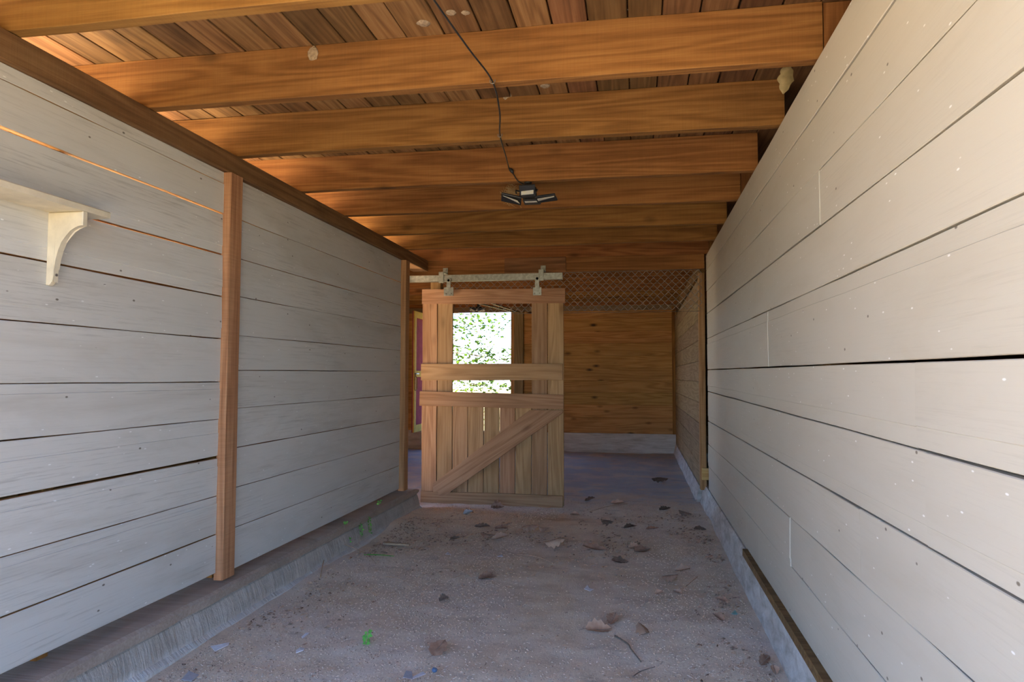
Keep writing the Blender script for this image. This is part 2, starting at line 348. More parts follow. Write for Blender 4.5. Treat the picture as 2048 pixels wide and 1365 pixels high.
# ------------------------------------------------------------------ left wall
wl = tag(empty('wall_left'), 'white painted plank partition on a concrete curb', kind='structure')
def wall_planks(root, X, face, seams, Y0, Y1, ya, yb, T, mats, gaps, rabs, seed, end=0.0):
    """seams: list of (z at ya, z at yb) from top to bottom; planks run Y0..Y1; face=+1 front looks to +X"""
    def z(s, y): return s[0] + (s[1] - s[0]) * (y - ya) / (yb - ya)
    for i in range(len(seams) - 1):
        hi, lo = seams[i], seams[i + 1]
        gt, gb = gaps.get(i, 0.002), gaps.get(i + 1, 0.002)
        b0, a0, b1, a1 = z(hi, Y0) - gt / 2, z(lo, Y0) + gb / 2, z(hi, Y1) - gt / 2, z(lo, Y1) + gb / 2
        off = random.Random(seed + i).uniform(-0.0015, 0.002)
        if face > 0:
            mw = axes((X - T + off, Y0, 0), (0, 1, 0), (0, 0, 1), (1, 0, 0)); q = (a0, b0, a1, b1)
        else:
            mw = axes((X + T + off, Y1, 0), (0, -1, 0), (0, 0, 1), (-1, 0, 0)); q = (a1, b1, a0, b0)
        V, F, MI = board_mesh(abs(Y1 - Y0), *q, T, seg=8, jit=0.0016, warp=0.0015, rab=rabs.get(i), seed=seed + i)
        mesh_obj('plank', V, F, mats, root, MI, mw=mw)
def zs(x, y, X): return px(x, y, 0, X)
PB = [M['paint'], M['raw']]
s1 = [((0, 127), (440, 341)), ((0, 156), (440, 364)), ((0, 253), (440, 425)), ((0, 386), (440, 508)), ((0, 506), (440, 593)), ((0, 639), (440, 678)),
      ((0, 768), (440, 764)), ((0, 883), (440, 839)), ((0, 1000), (440, 914)), ((0, 1116), (440, 991)), ((0, 1236), (440, 1067)), ((0, 1350), (440, 1143))]
YP1 = px(446, 700, 0, XL).y; YP1b = px(481, 700, 0, XL).y
ya, yb = px(0, 700, 0, XL).y, px(440, 700, 0, XL).y
sm = [(zs(*a, XL).z, zs(*b, XL).z) for a, b in s1]; sm[0] = (2.034, 2.034)
wall_planks(wl, XL, 1, sm, 1.2, YP1 + 0.02, ya, yb, 0.022, PB, {2: 0.009, 3: 0.007, 4: 0.007, 5: 0.004, 6: 0.003, 7: 0.004, 8: 0.011, 9: 0.002, 10: 0.003},
            {3: ('bottom', 0.04), 4: ('bottom', 0.045), 6: ('top', 0.03), 7: ('top', 0.06), 8: ('top', 0.035), 9: ('top', 0.03), 2: ('bottom', 0.035)}, 100)
s2 = [((483, 366), (808, 519)), ((483, 440), (805, 566)), ((482, 518), (808, 612)), ((479, 594), (809, 655)), ((477, 671), (809, 702)), ((479, 741), (805, 743)),
      ((479, 817), (805, 790)), ((475, 896), (806, 836)), ((483, 973), (805, 882)), ((477, 1054), (808, 929)), ((477, 1136), (808, 975))]
YP2 = px(812, 700, 0, XL).y
ya, yb = px(480, 700, 0, XL).y, px(807, 700, 0, XL).y
sm = [(zs(*a, XL).z, zs(*b, XL).z) for a, b in s2]; sm[0] = (2.034, 2.034)
wall_planks(wl, XL - 0.006, 1, sm, YP1b - 0.04, YP2 + 0.02, ya, yb, 0.022, PB, {1: 0.003}, {}, 140)
# battens on the joints
yp1 = px(452, 700, 0, XL + 0.03).y
plank('post', (XL - 0.006, yp1 + 0.05, 0.186), (XL - 0.006, yp1 + 0.05, 2.030), (0, -1, 0), 0.098, 0.042, M['post'], wl, seg=8, jit=0.002, ch=0.004, seed=3)
yp2 = px(809, 700, 0, XL + 0.03).y
plank('post', (XL - 0.012, yp2 + 0.05, 0.186), (XL - 0.012, yp2 + 0.05, 2.030), (0, -1, 0), 0.092, 0.048, M['post'], wl, seg=8, jit=0.002, ch=0.004, seed=4)
# plates, sill, studs in the cavity, back boarding
plank('top_plate', (XL - 0.115, -0.05, 2.081), (XL - 0.115, 6.0, 2.081), (0, 0, 1), 0.094, 0.135, M['plate'], wl, seg=14, jit=0.002, ch=0.004, seed=5)
for i, y in enumerate((1.24, 2.0, yp1 + 0.05, 4.2, yp2 + 0.06)):
    plank('stud', (XL - 0.122, y, 0.187), (XL - 0.122, y, 2.033), (0, -1, 0), 0.045, 0.09, M['joist'], wl, seed=20 + i)
z = 0.19
for i in range(8):
    plank('back_board', (XL - 0.145, 1.2, z + 0.0905), (XL - 0.145, 5.5, z + 0.0905), (0, 0, 1), 0.1808, 0.02, M['raw'], wl, seg=1, jit=0, warp=0, ch=0.001, seed=30 + i); z += 0.181
def sill(name, X0, X1, z0, z1, Y0, Y1, mat, root, seed, rough=0.006, round_end=False):
    V = []; F = []; ys = frange(Y0, Y1, 0.05); n = 6
    for j, y in enumerate(ys):
        e = (lambda f: rough * noise.noise((y * 5 + seed, f * 3.1, seed)) * (1.6 if noise.noise((y * 1.3, seed, 2)) > 0 else 0.6))
        k = 1.0
        if round_end and j >= len(ys) - 3: k = (1.0, 0.85, 0.45)[j - len(ys) + 3]
        zc = (z0 + z1) / 2; hz = (z1 - z0) / 2 * k
        for (x, z, a) in ((X0, zc - hz, 0), (X1, zc - hz, 1), (X1 + 0.002, zc + hz * 0.55, 1), (X1 - 0.012, zc + hz, 0.8), ((X0 + X1) / 2, zc + hz, 0.4), (X0, zc + hz, 0)):
            V.append((x + e(x) * a, y, z + e(z + 5) * 0.4 * a))
    for j in range(len(ys) - 1):
        for q in range(n): F.append((j * n + q, j * n + (q + 1) % n, (j + 1) * n + (q + 1) % n, (j + 1) * n + q))
    F.append(tuple(range(n))); F.append(tuple(range((len(ys) - 1) * n, len(ys) * n))[::-1])
    return mesh_obj(name, V, F, mat, root)
sill('sill', XL - 0.14, XL + 0.075, 0.130, 0.174, 1.55, 5.62, M['sill'], wl, 3.0, 0.006, True)
sill('sill', XL - 0.14, XL + 0.070, 0.130, 0.166, 1.15, 1.54, M['plate'], wl, 8.0, 0.003)
def curb(name, prof, Y0, Y1, mat, root, seed, amp=0.008, step=0.04, endround=0):
    """prof: list of (x, z, roughness)"""
    ys = frange(Y0, Y1, step); n = len(prof); V = []; F = []
    for j, y in enumerate(ys):
        for i, (x, z, r) in enumerate(prof):
            V.append((x + amp * r * (noise.noise((y * 3, z * 9, seed)) + 0.5 * noise.noise((y * 11, z * 14, seed + 3))), y, z + amp * 0.35 * r * noise.noise((y * 7, x * 5, seed + 8))))
    for j in range(len(ys) - 1):
        for i in range(n): F.append((j * n + i, j * n + (i + 1) % n, (j + 1) * n + (i + 1) % n, (j + 1) * n + i))
    F.append(tuple(range(n))); F.append(tuple(range((len(ys) - 1) * n, len(ys) * n))[::-1])
    return mesh_obj(name, V, F, mat, root)
cx = XL + 0.06
curb('concrete_curb', [(XL - 0.16, -0.06, 0), (cx + 0.065, -0.06, 1), (cx + 0.052, 0.015, 1.6), (cx + 0.034, 0.03, 1.2), (cx + 0.03, 0.055, 1), (cx + 0.02, 0.09, 1), (cx + 0.008, 0.118, 0.8), (cx - 0.006, 0.132, 0.6), (XL - 0.16, 0.132, 0)], 1.15, 5.60, M['conc'], wl, 1.0)

# ------------------------------------------------------------------ right wall
wr = tag(empty('wall_right'), 'cream painted plank wall on a low concrete curb', kind='structure')
PR = [M['paint_r'], M['paint_r']]
r = [((1700, 0), (1420, 488)), ((1747, 62), (1449, 489)), ((1946, 8), (1430, 565)), ((2048, 137), (1425, 619)), ((2048, 387), (1414, 678)), ((2047, 713), (1417, 740)),
     ((2047, 957), (1417, 784)), ((2048, 1206), (1481, 880)), ((1946, 1365), (1438, 908)), ((1726, 1311), (1449, 972)), ((1664, 1365), (1419, 984))]
def fitz(a, b, X):
    p, q = zs(*a, X), zs(*b, X); return (p.z, p.y, q.z, q.y)
rs = []
for a, b in r:
    z0, y0, z1, y1 = fitz(a, b, XR); k = (z1 - z0) / (y1 - y0); rs.append((z0 + k * (1.2 - y0), z0 + k * (6.2 - y0)))
rs[0] = (2.122, 2.122)
print('right seams', [(round(a, 3), round(b, 3)) for a, b in rs])
YRE = px(1415, 750, 0, XR).y
breaks = {0: [3.9], 1: [px(1640, 300, 0, XR).y, 4.6], 2: [px(1640, 400, 0, XR).y, px(1433, 590, 0, XR).y], 3: [px(1500, 560, 0, XR).y], 4: [3.3], 5: [px(1830, 760, 0, XR).y], 6: [px(1850, 900, 0, XR).y],
          7: [px(1720, 1040, 0, XR).y], 8: [2.9], 9: [px(1516, 1060, 0, XR).y]}
rg = {1: 0.005, 2: 0.003, 3: 0.005, 4: 0.003, 5: 0.006, 6: 0.005, 7: 0.004, 8: 0.002, 9: 0.002}
rrab = {6: ('bottom', 0.04), 5: ('bottom', 0.045), 8: ('bottom', 0.03), 4: ('top', 0.045)}
for i in range(len(rs) - 1):
    cuts = [0.95] + sorted(b for b in breaks.get(i, []) if 1.05 < b < YRE - 0.1) + [YRE]
    for j in range(len(cuts) - 1):
        c0, c1 = cuts[j], cuts[j + 1] - (0.003 if j < len(cuts) - 2 else 0)
        wall_planks(wr, XR, -1, [rs[i], rs[i + 1]], c0, c1, 1.2, 6.2, 0.022, PR, {0: rg.get(i, 0.002), 1: rg.get(i + 1, 0.002)}, {0: rrab[i]} if i in rrab else {}, 200 + i * 7 + j)
for i, y in enumerate((1.0, 2.41, 4.25, 6.08)):
    plank('post', (XR + 0.024, y, 0.13), (XR + 0.024, y, 2.315), (0, -1, 0), 0.09, 0.092, M['joist'], wr, seed=60 + i)
zb = rs[-1][0]
sill('sill', XR - 0.026, XR + 0.13, zb - 0.040, zb - 0.004, 0.9, px(1495, 1110, 0, XR).y, M['plate'], wr, 5.0, 0.003)
curb('concrete_curb', [(XR + 0.16, -0.06, 0), (XR + 0.16, zb - 0.012, 0), (XR - 0.008, zb - 0.012, 0.3), (XR - 0.022, zb - 0.042, 0.6), (XR - 0.035, 0.05, 1), (XR - 0.045, 0.02, 1), (XR - 0.055, -0.06, 1)], 0.9, 6.37, M['conc_r'], wr, 12.0, 0.006)

# ------------------------------------------------------------------ ceiling
ce = tag(empty('ceiling', (0, 0, ZJ)), 'exposed rough joists under a board deck', kind='structure')
for i, y in enumerate(JY + [0.53, -0.02]):
    plank('joist', (XOL, y, ZJ + 0.095), (XR + 0.02, y, ZJ + 0.095), (0, 0, 1), 0.19, TJ, M['joist'], ce, seg=14, jit=0.003, warp=0.003, ch=0.002, seed=300 + i)
dx = XOL; i = 0
while dx < XOR:
    w = 0.108 + 0.034 * random.Random(900 + i).random(); gp = 0.003 + 0.005 * random.Random(950 + i).random()
    plank('deck_board', (dx + w / 2, YF, ZD + 0.022), (dx + w / 2, YB + 0.75, ZD + 0.022), (1, 0, 0), w - gp, 0.022, M['deck'], ce, seg=8, jit=0.0015, seed=400 + i)  # overhang past the back wall added to keep sun out of the doorway
    dx += w; i += 1
# roofing over the deck keeps daylight out of the board gaps
box('roof_sheet', (XOL, YF, ZD + 0.03), (XOR, YB + 0.75, ZD + 0.06), M['plate'], ce, 0)
# header over the gate with a patched board
YH = JY[8] - TJ
plank('header_beam', (-2.9, YH + 0.042, 2.068), (XR - 0.02, YH + 0.042, 2.068), (0, 0, 1), 0.124, 0.04, M['joist'], ce, seg=10, jit=0.002, seed=70)
p = px(1008, 530, 1, YH - 0.04); q = px(1131, 530, 1, YH - 0.04)
plank('patch_board', (p.x, YH + 0.001, 2.07), (q.x, YH + 0.001, 2.07), (0, 0, 1), 0.13, 0.02, M['deck'], ce, seg=4, seed=71)

# ------------------------------------------------------------------ end of the stall: jambs
t1 = tag(empty('trim_1', (0.54, 6.24, 0)), 'brown post closing the end of the right wall', kind='structure')
plank('jamb_post', (0.555, 6.335, 0.125), (0.555, 6.335, 2.0), (-1, 0, 0), 0.05, 0.09, M['post'], t1, seg=6, jit=0.002, seed=80)
p = px(1411, 949, 1, 6.22)
box('block', (p.x - 0.03, 6.215, p.z - 0.05), (p.x + 0.027, 6.25, p.z + 0.05), M['yellowblock'], t1, 0.003)
t2 = tag(empty('trim_2', (-1.78, 6.1, 0)), 'tan jamb post standing behind the gate', kind='structure')
p = px(861, 570, 1, 6.05); q = px(881, 570, 1, 6.05)
plank('jamb_post', ((p.x + q.x) / 2, 6.145, 0.0), ((p.x + q.x) / 2, 6.145, 2.0), (-1, 0, 0), q.x - p.x, 0.09, M['post'], t2, seg=6, seed=81)

# ------------------------------------------------------------------ far bay: back wall, right wall, outer walls
wb = tag(empty('wall_back', (0, YB, 0)), 'knotty pine plank wall across the back', kind='structure')
XO0, XO1 = px(868, 700, 1, YB).x, px(1022, 700, 1, YB).x      # doorway
XJ = px(1047, 700, 1, YB).x
zcb = 0.27
zz = [px(1240, y, 1, YB).z for y in (620, 637, 662, 687, 712, 736, 762, 786, 810, 836, 874)]
for i in range(len(zz) - 1):
    plank('plank', (XJ, YB + 0.024, (zz[i] + zz[i + 1]) / 2), (0.62, YB + 0.024, (zz[i] + zz[i + 1]) / 2), (0, 0, 1), abs(zz[i] - zz[i + 1]) - 0.0005, 0.024, M['pine'], wb, seg=1, jit=0, ch=0.004, seed=500 + i)
    plank('plank', (XOL, YB + 0.024, (zz[i] + zz[i + 1]) / 2), (XO0, YB + 0.024, (zz[i] + zz[i + 1]) / 2), (0, 0, 1), abs(zz[i] - zz[i + 1]) - 0.0005, 0.024, M['pine'], wb, seg=1, jit=0, ch=0.004, seed=530 + i)
plank('door_head', (XOL, YB + 0.03, 2.10), (0.62, YB + 0.03, 2.10), (0, 0, 1), 0.09, 0.035, M['greywood'], wb, seg=6, seed=560)
plank('upper_board', (XOR, YB + 0.06, 2.235), (XOL, YB + 0.06, 2.235), (0, 0, 1), 0.17, 0.025, M['joist'], wb, seg=6, seed=561)
plank('door_post', ((XJ + XO1 + 0.05) / 2, YB + 0.06, 0.27), ((XJ + XO1 + 0.05) / 2, YB + 0.06, 2.06), (-1, 0, 0), XJ - XO1 - 0.05, 0.09, M['greywood'], wb, seed=562)
plank('door_casing', (XO1 + 0.025, YB + 0.09, 0.27), (XO1 + 0.025, YB + 0.09, 2.06), (-1, 0, 0), 0.05, 0.10, M['raw'], wb, seed=563)
plank('door_casing', (XO0 - 0.025, YB + 0.09, 0.27), (XO0 - 0.025, YB + 0.09, 2.06), (-1, 0, 0), 0.05, 0.10, M['raw'], wb, seed=564)
box('backing', (XJ - 0.01, YB + 0.062, 0.25), (XOR, YB + 0.075, 2.32), M['plate'], wb, 0)
box('backing', (XOL, YB + 0.095, 0.25), (XO0 - 0.05, YB + 0.11, 2.32), M['plate'], wb, 0)
xs = frange(XOL, XR + 0.1, 0.08)
V = []; F = []
for x in xs:
    e = lambda k: 0.012 * noise.noise((x * 4, k, 2))
    V += [(x, YB + 0.10, -0.05), (x, YB - 0.075 + e(1), -0.05), (x, YB - 0.06 + e(2), 0.03), (x, YB - 0.045 + e(3), 0.2), (x, YB - 0.035 + e(4), zcb + e(5) * 0.3), (x, YB + 0.10, zcb)]
for j in range(len(xs) - 1):
    for i in range(6): F.append((j * 6 + i, (j + 1) * 6 + i, (j + 1) * 6 + (i + 1) % 6, j * 6 + (i + 1) % 6))
F += [tuple(range(6))[::-1], tuple(range((len(xs) - 1) * 6, len(xs) * 6))]
mesh_obj('concrete_curb', V, F, M['conc_r'], wb)

wf = tag(empty('wall_far_right', (0.53, 8, 0)), 'unpainted grey brown plank wall of the far bay', kind='structure')
XF = 0.535
z = 0.14
for i in range(10):
    w = 0.182
    plank('plank', (XF + 0.022, YB - 0.05, z + w / 2), (XF + 0.022, 6.38, z + w / 2), (0, 0, 1), w - 0.002, 0.022, M['greywood'], wf, seg=3, jit=0.0, ch=0.004, seed=600 + i); z += w
plank('top_rail', (XF + 0.06, YB - 0.05, 2.065), (XF + 0.06, 6.36, 2.065), (0, 0, 1), 0.11, 0.05, M['plate'], wf, seg=5, seed=620)
plank('corner_post', (XF - 0.02, YB - 0.03, 0.2), (XF - 0.02, YB - 0.03, 2.1), (1, 0, 0), 0.045, 0.05, M['joist'], wf, seed=621)
curb('concrete_curb', [(XF + 0.16, -0.06, 0), (XF + 0.16, 0.138, 0), (XF - 0.005, 0.138, 0.3), (XF - 0.025, 0.05, 1), (XF - 0.045, -0.06, 1)], 6.375, YB - 0.05, M['conc_r'], wf, 14.0, 0.006)

def outer(name, label, p0, p1, z0, z1, mat):
    ro = tag(empty(name, (*p0, 0)), label, kind='structure'); n = int(round((z1 - z0) / 0.2)); h = (z1 - z0) / n
    for i in range(n):
        plank('plank', (*p0, z0 + (i + 0.5) * h), (*p1, z0 + (i + 0.5) * h), (0, 0, 1), h - 0.0005, 0.025, mat, ro, seg=2, jit=0, warp=0, ch=0.0005, seed=700 + i)
    return ro
outer('wall_outer_right', 'plain boarded outer wall beyond the right partition', (XOR, YB + 0.1), (XOR, YF), -0.02, 2.32, M['greywood'])
outer('wall_outer_back', 'boarded end of the space beyond the right partition', (XR + 0.2, YB + 0.1), (XOR, YB + 0.1), -0.02, 2.32, M['greywood'])
outer('wall_outer_front', 'boarded front of the space beyond the right partition', (XR + 0.02, 0.95), (XOR, 0.95), -0.02, 2.32, M['greywood'])
outer('wall_outer_left', 'boarded outer wall left of the far bay', (XOL, 6.3), (XOL, YB + 0.05), -0.02, 2.32, M['pine'])
outer('wall_cross', 'boarded partition closing the neighbouring stall', (XL - 0.15, 5.72), (XOL, 5.72), -0.02, 2.12, M['pine'])
t3 = tag(empty('trim_3', (XOL, 2.5, 1.9)), 'fascia board along the open left eave', kind='structure')
plank('fascia_board', (XOL, YB, 2.20), (XOL, YF, 2.20), (0, 0, 1), 0.22, 0.04, M['joist'], t3, seg=5, seed=720)
for i, y in enumerate((0.0, 1.7, 3.4, 5.6, 8.0, 10.1)):
    plank('eave_post', (XOL + 0.05, y, -0.03), (XOL + 0.05, y, 2.13), (0, 1, 0), 0.1, 0.1, M['joist'], t3, seed=730 + i)

# ------------------------------------------------------------------ sliding gate
YG = 5.88
def gp(x, y, Y=YG): return px(x, y, 1, Y)
ga = empty('sliding_gate', (-1.22, YG, 0.0), 'tan timber sliding gate with diagonal brace and open upper half', 'gate')
G = M['gate']
gl, gr_ = gp(843, 650).x, gp(1127, 650).x
n = 9; wv = (gr_ - gl) / n
ztop, zlow = gp(990, 578).z - 0.01, gp(990, 800).z
for i in range(n):
    x = gl + (i + 0.5) * wv; full = i in (0, 1, 7, 8)
    dx_ = [0.0, 0.001, 0.001, 0.0, 0.0, 0.001, 0.0, 0.0, 0.0][i]
    w_ = wv - [0.005, 0.006, 0.005, 0.005, 0.007, 0.007, 0.004, 0.006, 0.005][i]
    plank('slat', (x + dx_, YG + 0.046, 0.012), (x + dx_, YG + 0.046, ztop if full else zlow + 0.03), (-1, 0, 0), w_, 0.022, G, ga, seg=6, jit=0.0025, seed=800 + i)
def rail(x0, x1, ya_, yb_, seed, dz=0.0, T=0.024, mat=None):
    a, b = gp(x0, ya_), gp(x0, yb_); c_, d = gp(x1, ya_ + dz), gp(x1, yb_ + dz)
    plank('rail', ((a.x), YG + 0.0235, (a.z + b.z) / 2), ((d.x), YG + 0.0235, (c_.z + d.z) / 2), (0, 0, 1), abs(a.z - b.z), T, mat or G, ga, W1=abs(c_.z - d.z), seg=5, jit=0.0018, seed=seed)
rail(844, 1130, 579, 608, 820, -2); rail(842, 1125, 728, 761, 821, 0); rail(839, 1127, 783, 812, 822, 7)
plank('rail', (gl + 0.005, YG + 0.0235, 0.05), (gr_ - 0.01, YG + 0.0235, 0.045), (0, 0, 1), 0.105, 0.024, G, ga, seg=6, jit=0.003, seed=823)
bp = [gp(*q) for q in ((1059, 821), (1126, 821), (1125, 827), (889, 993), (866, 993), (866, 968))]
xd_ = (bp[1] - bp[4]).normalized(); xd_.y = 0; xd_.normalize(); yd_ = Vector((-xd_.z, 0, xd_.x)); o_ = bp[4]
V = []
for yy_ in (YG + 0.0232, YG - 0.001):
    for q in bp: d_ = q - o_; V.append((d_.dot(xd_), d_.dot(yd_), YG + 0.0232 - yy_))
F = [tuple(range(6)), tuple(range(6, 12))[::-1]] + [(i, (i + 1) % 6, 6 + (i + 1) % 6, 6 + i) for i in range(6)]
bm = bmesh.new(); vs_ = [bm.verts.new(v_) for v_ in V]; [bm.faces.new([vs_[k] for k in f_]) for f_ in F]
bmesh.ops.bevel(bm, geom=list(bm.edges), offset=0.0018, segments=1, affect='EDGES')
bm_obj('brace', bm, G, ga, mw=axes((o_.x, YG + 0.0232, o_.z), xd_, yd_, xd_.cross(yd_)))
def hanger(x0, x1, y0, y1, root, xs_, ys_):
    a, b = gp(x0, y0, YG - 0.026), gp(x1, y1, YG - 0.026)
    bm = bmesh.new(); box_bm(bm, (a.x, YG - 0.030, b.z), (b.x, YG - 0.0255, a.z), 0.001)
    hp = bm_obj('hanger_plate', bm, M['galv'], root)
    for k in (0.22, 0.78):
        x = a.x + (b.x - a.x) * k; z = b.z + (a.z - b.z) * 0.25
        tube('bolt', [(x, YG - 0.030, z), (x, YG - 0.036, z)], 0.006, M['rust'], hp, n=6, smooth=False)
    xc = (a.x + b.x) / 2
    bm = bmesh.new(); box_bm(bm, (xc - 0.018, YG - 0.034, a.z - 0.01), (xc + 0.018, YG - 0.027, 1.945), 0.001); bm_obj('strap', bm, M['galv'], root)
    tube('roller_pin', [(xc, YG - 0.034, 1.925), (xc, YG + 0.02, 1.925)], 0.012, M['galv'], root, n=10)
hanger(888, 907, 575, 592, ga, 0, 0); hanger(1066, 1083, 575, 591, ga, 0, 0)

# overhead track with brackets
tk = empty('gate_track', (-1.3, YG, 1.93), 'galvanised steel track above the sliding gate', 'track')
ta, tb = px(700, 556, 1, YG), px(1125, 549, 1, YG)
zt0, zt1 = px(990, 562, 1, YG).z, px(990, 549.5, 1, YG).z
bm = bmesh.new()
prof = [(-0.022, zt0), (-0.022, zt1), (0.028, zt1), (0.028, zt0), (0.012, zt0), (0.012, zt0 + 0.006), (0.022, zt0 + 0.006), (0.022, zt1 - 0.005), (-0.016, zt1 - 0.005), (-0.016, zt0 + 0.006), (-0.006, zt0 + 0.006), (-0.006, zt0)]
e0 = [bm.verts.new((-2.7, YG + y, z + 0.004)) for y, z in prof]; e1 = [bm.verts.new((tb.x, YG + y, z)) for y, z in prof]
for i in range(len(prof)): bm.faces.new((e0[i], e0[(i + 1) % 12], e1[(i + 1) % 12], e1[i]))
bm.faces.new(e0); bm.faces.new(e1[::-1]); bm_obj('rail', bm, M['galv'], tk)
for x in (884, 1083):
    a = px(x, 545, 1, YG); bm = bmesh.new(); zt = px(x, 540, 1, YG).z
    box_bm(bm, (a.x - 0.022, YG - 0.028, zt0 - 0.012), (a.x + 0.022, YG - 0.0225, zt1 + 0.03), 0.001); box_bm(bm, (a.x - 0.022, YG - 0.028, zt1 + 0.026), (a.x + 0.022, YH - 0.041, zt1 + 0.031), 0.001)
    box_bm(bm, (a.x - 0.022, YH - 0.047, zt1 + 0.028), (a.x + 0.022, YH - 0.0405, zt1 + 0.085), 0.001)
    br = bm_obj('bracket', bm, M['galv'], tk)
    tube('bolt', [(a.x, YH - 0.047, zt1 + 0.065), (a.x, YH - 0.056, zt1 + 0.065)], 0.009, M['galv'], br, n=6, smooth=False)

# chain link strip under the header
ch = empty('chain_link_strip', (-0.4, 6.09, 1.7), 'rusty chain link mesh hanging below the header beside the gate', 'wire mesh')
bm = bmesh.new(); pit = 0.062; x = -1.78; col = 0
zt_, zb_ = 2.005, 1.64
while x < 0.53:
    pts = []; k = 0; z = zt_
    while z > zb_: pts.append(Vector((x + (pit / 2 if (k + col) % 2 else 0), 6.09 + (0.004 if k % 2 else -0.004), z))); z -= pit / 2; k += 1
    for i in range(len(pts) - 1):
        d = (pts[i + 1] - pts[i]).normalized(); u = Vector((0, 1, 0)); w_ = d.cross(u)
        ra = [bm.verts.new(pts[i] + (u * math.cos(t) + w_ * math.sin(t)) * 0.0024) for t in (0, 2.094, 4.189)]
        rb = [bm.verts.new(pts[i + 1] + (u * math.cos(t) + w_ * math.sin(t)) * 0.0024) for t in (0, 2.094, 4.189)]
        for t in range(3): bm.faces.new((ra[t], ra[(t + 1) % 3], rb[(t + 1) % 3], rb[t]))
    x += pit / 2; col += 1
bm_obj('wire_mesh', bm, M['rust'], ch)
tube('tension_wire', [(-1.8, 6.09, zb_ + 0.01), (0.53, 6.09, zb_ + 0.01)], 0.002, M['rust'], ch, n=4)
tube('tension_wire', [(-1.8, 6.09, zt_), (0.53, 6.09, zt_)], 0.002, M['rust'], ch, n=4)

# ------------------------------------------------------------------ shelf on the left wall
pj = px(95, 425, 0, XL); zsf = pj.z
fr0, fr1 = px(0, 372, 2, zsf), px(220, 438, 2, zsf)
xfr = (fr0.x + fr1.x) / 2
print('shelf z', zsf, 'front', fr0, fr1, 'bracket y', pj.y)
sh = empty('wall_shelf', (XL, fr1.y - 0.4, zsf), 'cream painted wall shelf on a curved wooden bracket', 'shelf')
V, F, MI = board_mesh(fr1.y - 1.25, 0, xfr - XL, 0, xfr - XL, 0.022, seg=8, jit=0.001, ch=0.004, seed=850)
mesh_obj('shelf_board', V, F, M['cream'], sh, mw=axes((XL + 0.001, fr1.y, zsf), (0, -1, 0), (1, 0, 0), (0, 0, 1)))
dep = px(165, 425, 1, pj.y).x - XL; hgt = zsf - px(100, 572, 0, XL).z; tw = 0.022
print('bracket', dep, hgt)
leg = 0.028
out = [(0.0, 0.0), (dep, 0.0), (dep, -0.045), (dep - 0.012, -0.047)]
for k in range(1, 8):
    t = k / 8 * math.pi / 2; rx, rz = dep - 0.012 - leg, 0.17
    out.append((dep - 0.012 - rx * math.sin(t), -0.047 - rz * (1 - math.cos(t))))
out += [(leg, -0.225), (leg, -hgt + 0.035), (leg - 0.004, -hgt + 0.018), (leg - 0.012, -hgt + 0.005), (0.010, -hgt), (0.0, -hgt)]
bm = bmesh.new()
f0 = [bm.verts.new((XL + 0.001 + a, pj.y, zsf + b - 0.0005)) for a, b in out]; f1 = [bm.verts.new((XL + 0.001 + a, pj.y + tw, zsf + b - 0.0005)) for a, b in out]
bm.faces.new(f0); bm.faces.new(f1[::-1])
for i in range(len(out)): bm.faces.new((f0[i], f1[i], f1[(i + 1) % len(out)], f0[(i + 1) % len(out)]))
bmesh.ops.bevel(bm, geom=[e for e in bm.edges if abs((e.verts[0].co - e.verts[1].co).y) < 1e-6], offset=0.003, segments=1, affect='EDGES')
bk = bm_obj('bracket', bm, M['cream'], sh)
for zz_ in (-0.62 * hgt, -0.86 * hgt):
    tube('screw', [(XL + leg + 0.001, pj.y + tw / 2, zsf + zz_), (XL + leg + 0.004, pj.y + tw / 2, zsf + zz_)], 0.005, M['rust'], bk, n=6, smooth=False)

# ------------------------------------------------------------------ hanging cluster light and its cord
YLt = JY[4] - 0.014
lc = px(1056, 386, 1, YLt)
lt = empty('work_light', (lc.x, YLt, lc.z), 'black three panel cluster work light hanging under the joists', 'light')
def cyl(name, c, r0, r1, z0, z1, mat, root, n=14):
    V = []; F = []
    for (rr, z) in ((r0, z0), (r1, z1)):
        for k in range(n): V.append((c[0] + rr * math.cos(2 * math.pi * k / n), c[1] + rr * math.sin(2 * math.pi * k / n), z))
    for k in range(n): F.append((k, (k + 1) % n, n + (k + 1) % n, n + k))
    F += [tuple(range(n))[::-1], tuple(range(n, 2 * n))]
    return mesh_obj(name, V, F, mat, root)
cyl('heat_sink', (lc.x, YLt), 0.048, 0.044, lc.z - 0.02, lc.z + 0.028, M['black'], lt)
cyl('neck', (lc.x, YLt), 0.028, 0.018, lc.z + 0.028, lc.z + 0.05, M['black'], lt)
cyl('socket', (lc.x, YLt), 0.019, 0.022, lc.z + 0.05, ZJ, M['black'], lt)
def panel(cx_, cy_, cz_, nrm, up, w_, h_, root):
    nrm = Vector(nrm).normalized(); up = Vector(up); s = up.cross(nrm).normalized(); up = nrm.cross(s)
    mw = axes((cx_, cy_, cz_), s, up, nrm)
    pn = box('panel', (-w_ / 2, -h_ / 2, -0.012), (w_ / 2, h_ / 2, 0.0), M['black'], root, 0.003, mw=mw)
    box('led_face', (-w_ / 2 + 0.01, -h_ / 2 + 0.008, 0.0), (w_ / 2 - 0.01, h_ / 2 - 0.008, 0.002), M['led'], pn, 0, mw=mw)
panel(lc.x + 0.008, YLt - 0.075, lc.z - 0.008, (0.05, -0.80, -0.60), (0, -0.6, 0.8), 0.085, 0.06, lt)
panel(lc.x - 0.095, YLt + 0.02, lc.z - 0.028, (-0.16, -0.40, -0.90), (-0.2, 0.9, -0.4), 0.11, 0.07, lt)
panel(lc.x + 0.095, YLt + 0.02, lc.z - 0.033, (0.05, -0.22, -0.97), (0.1, 0.95, -0.2), 0.11, 0.07, lt)
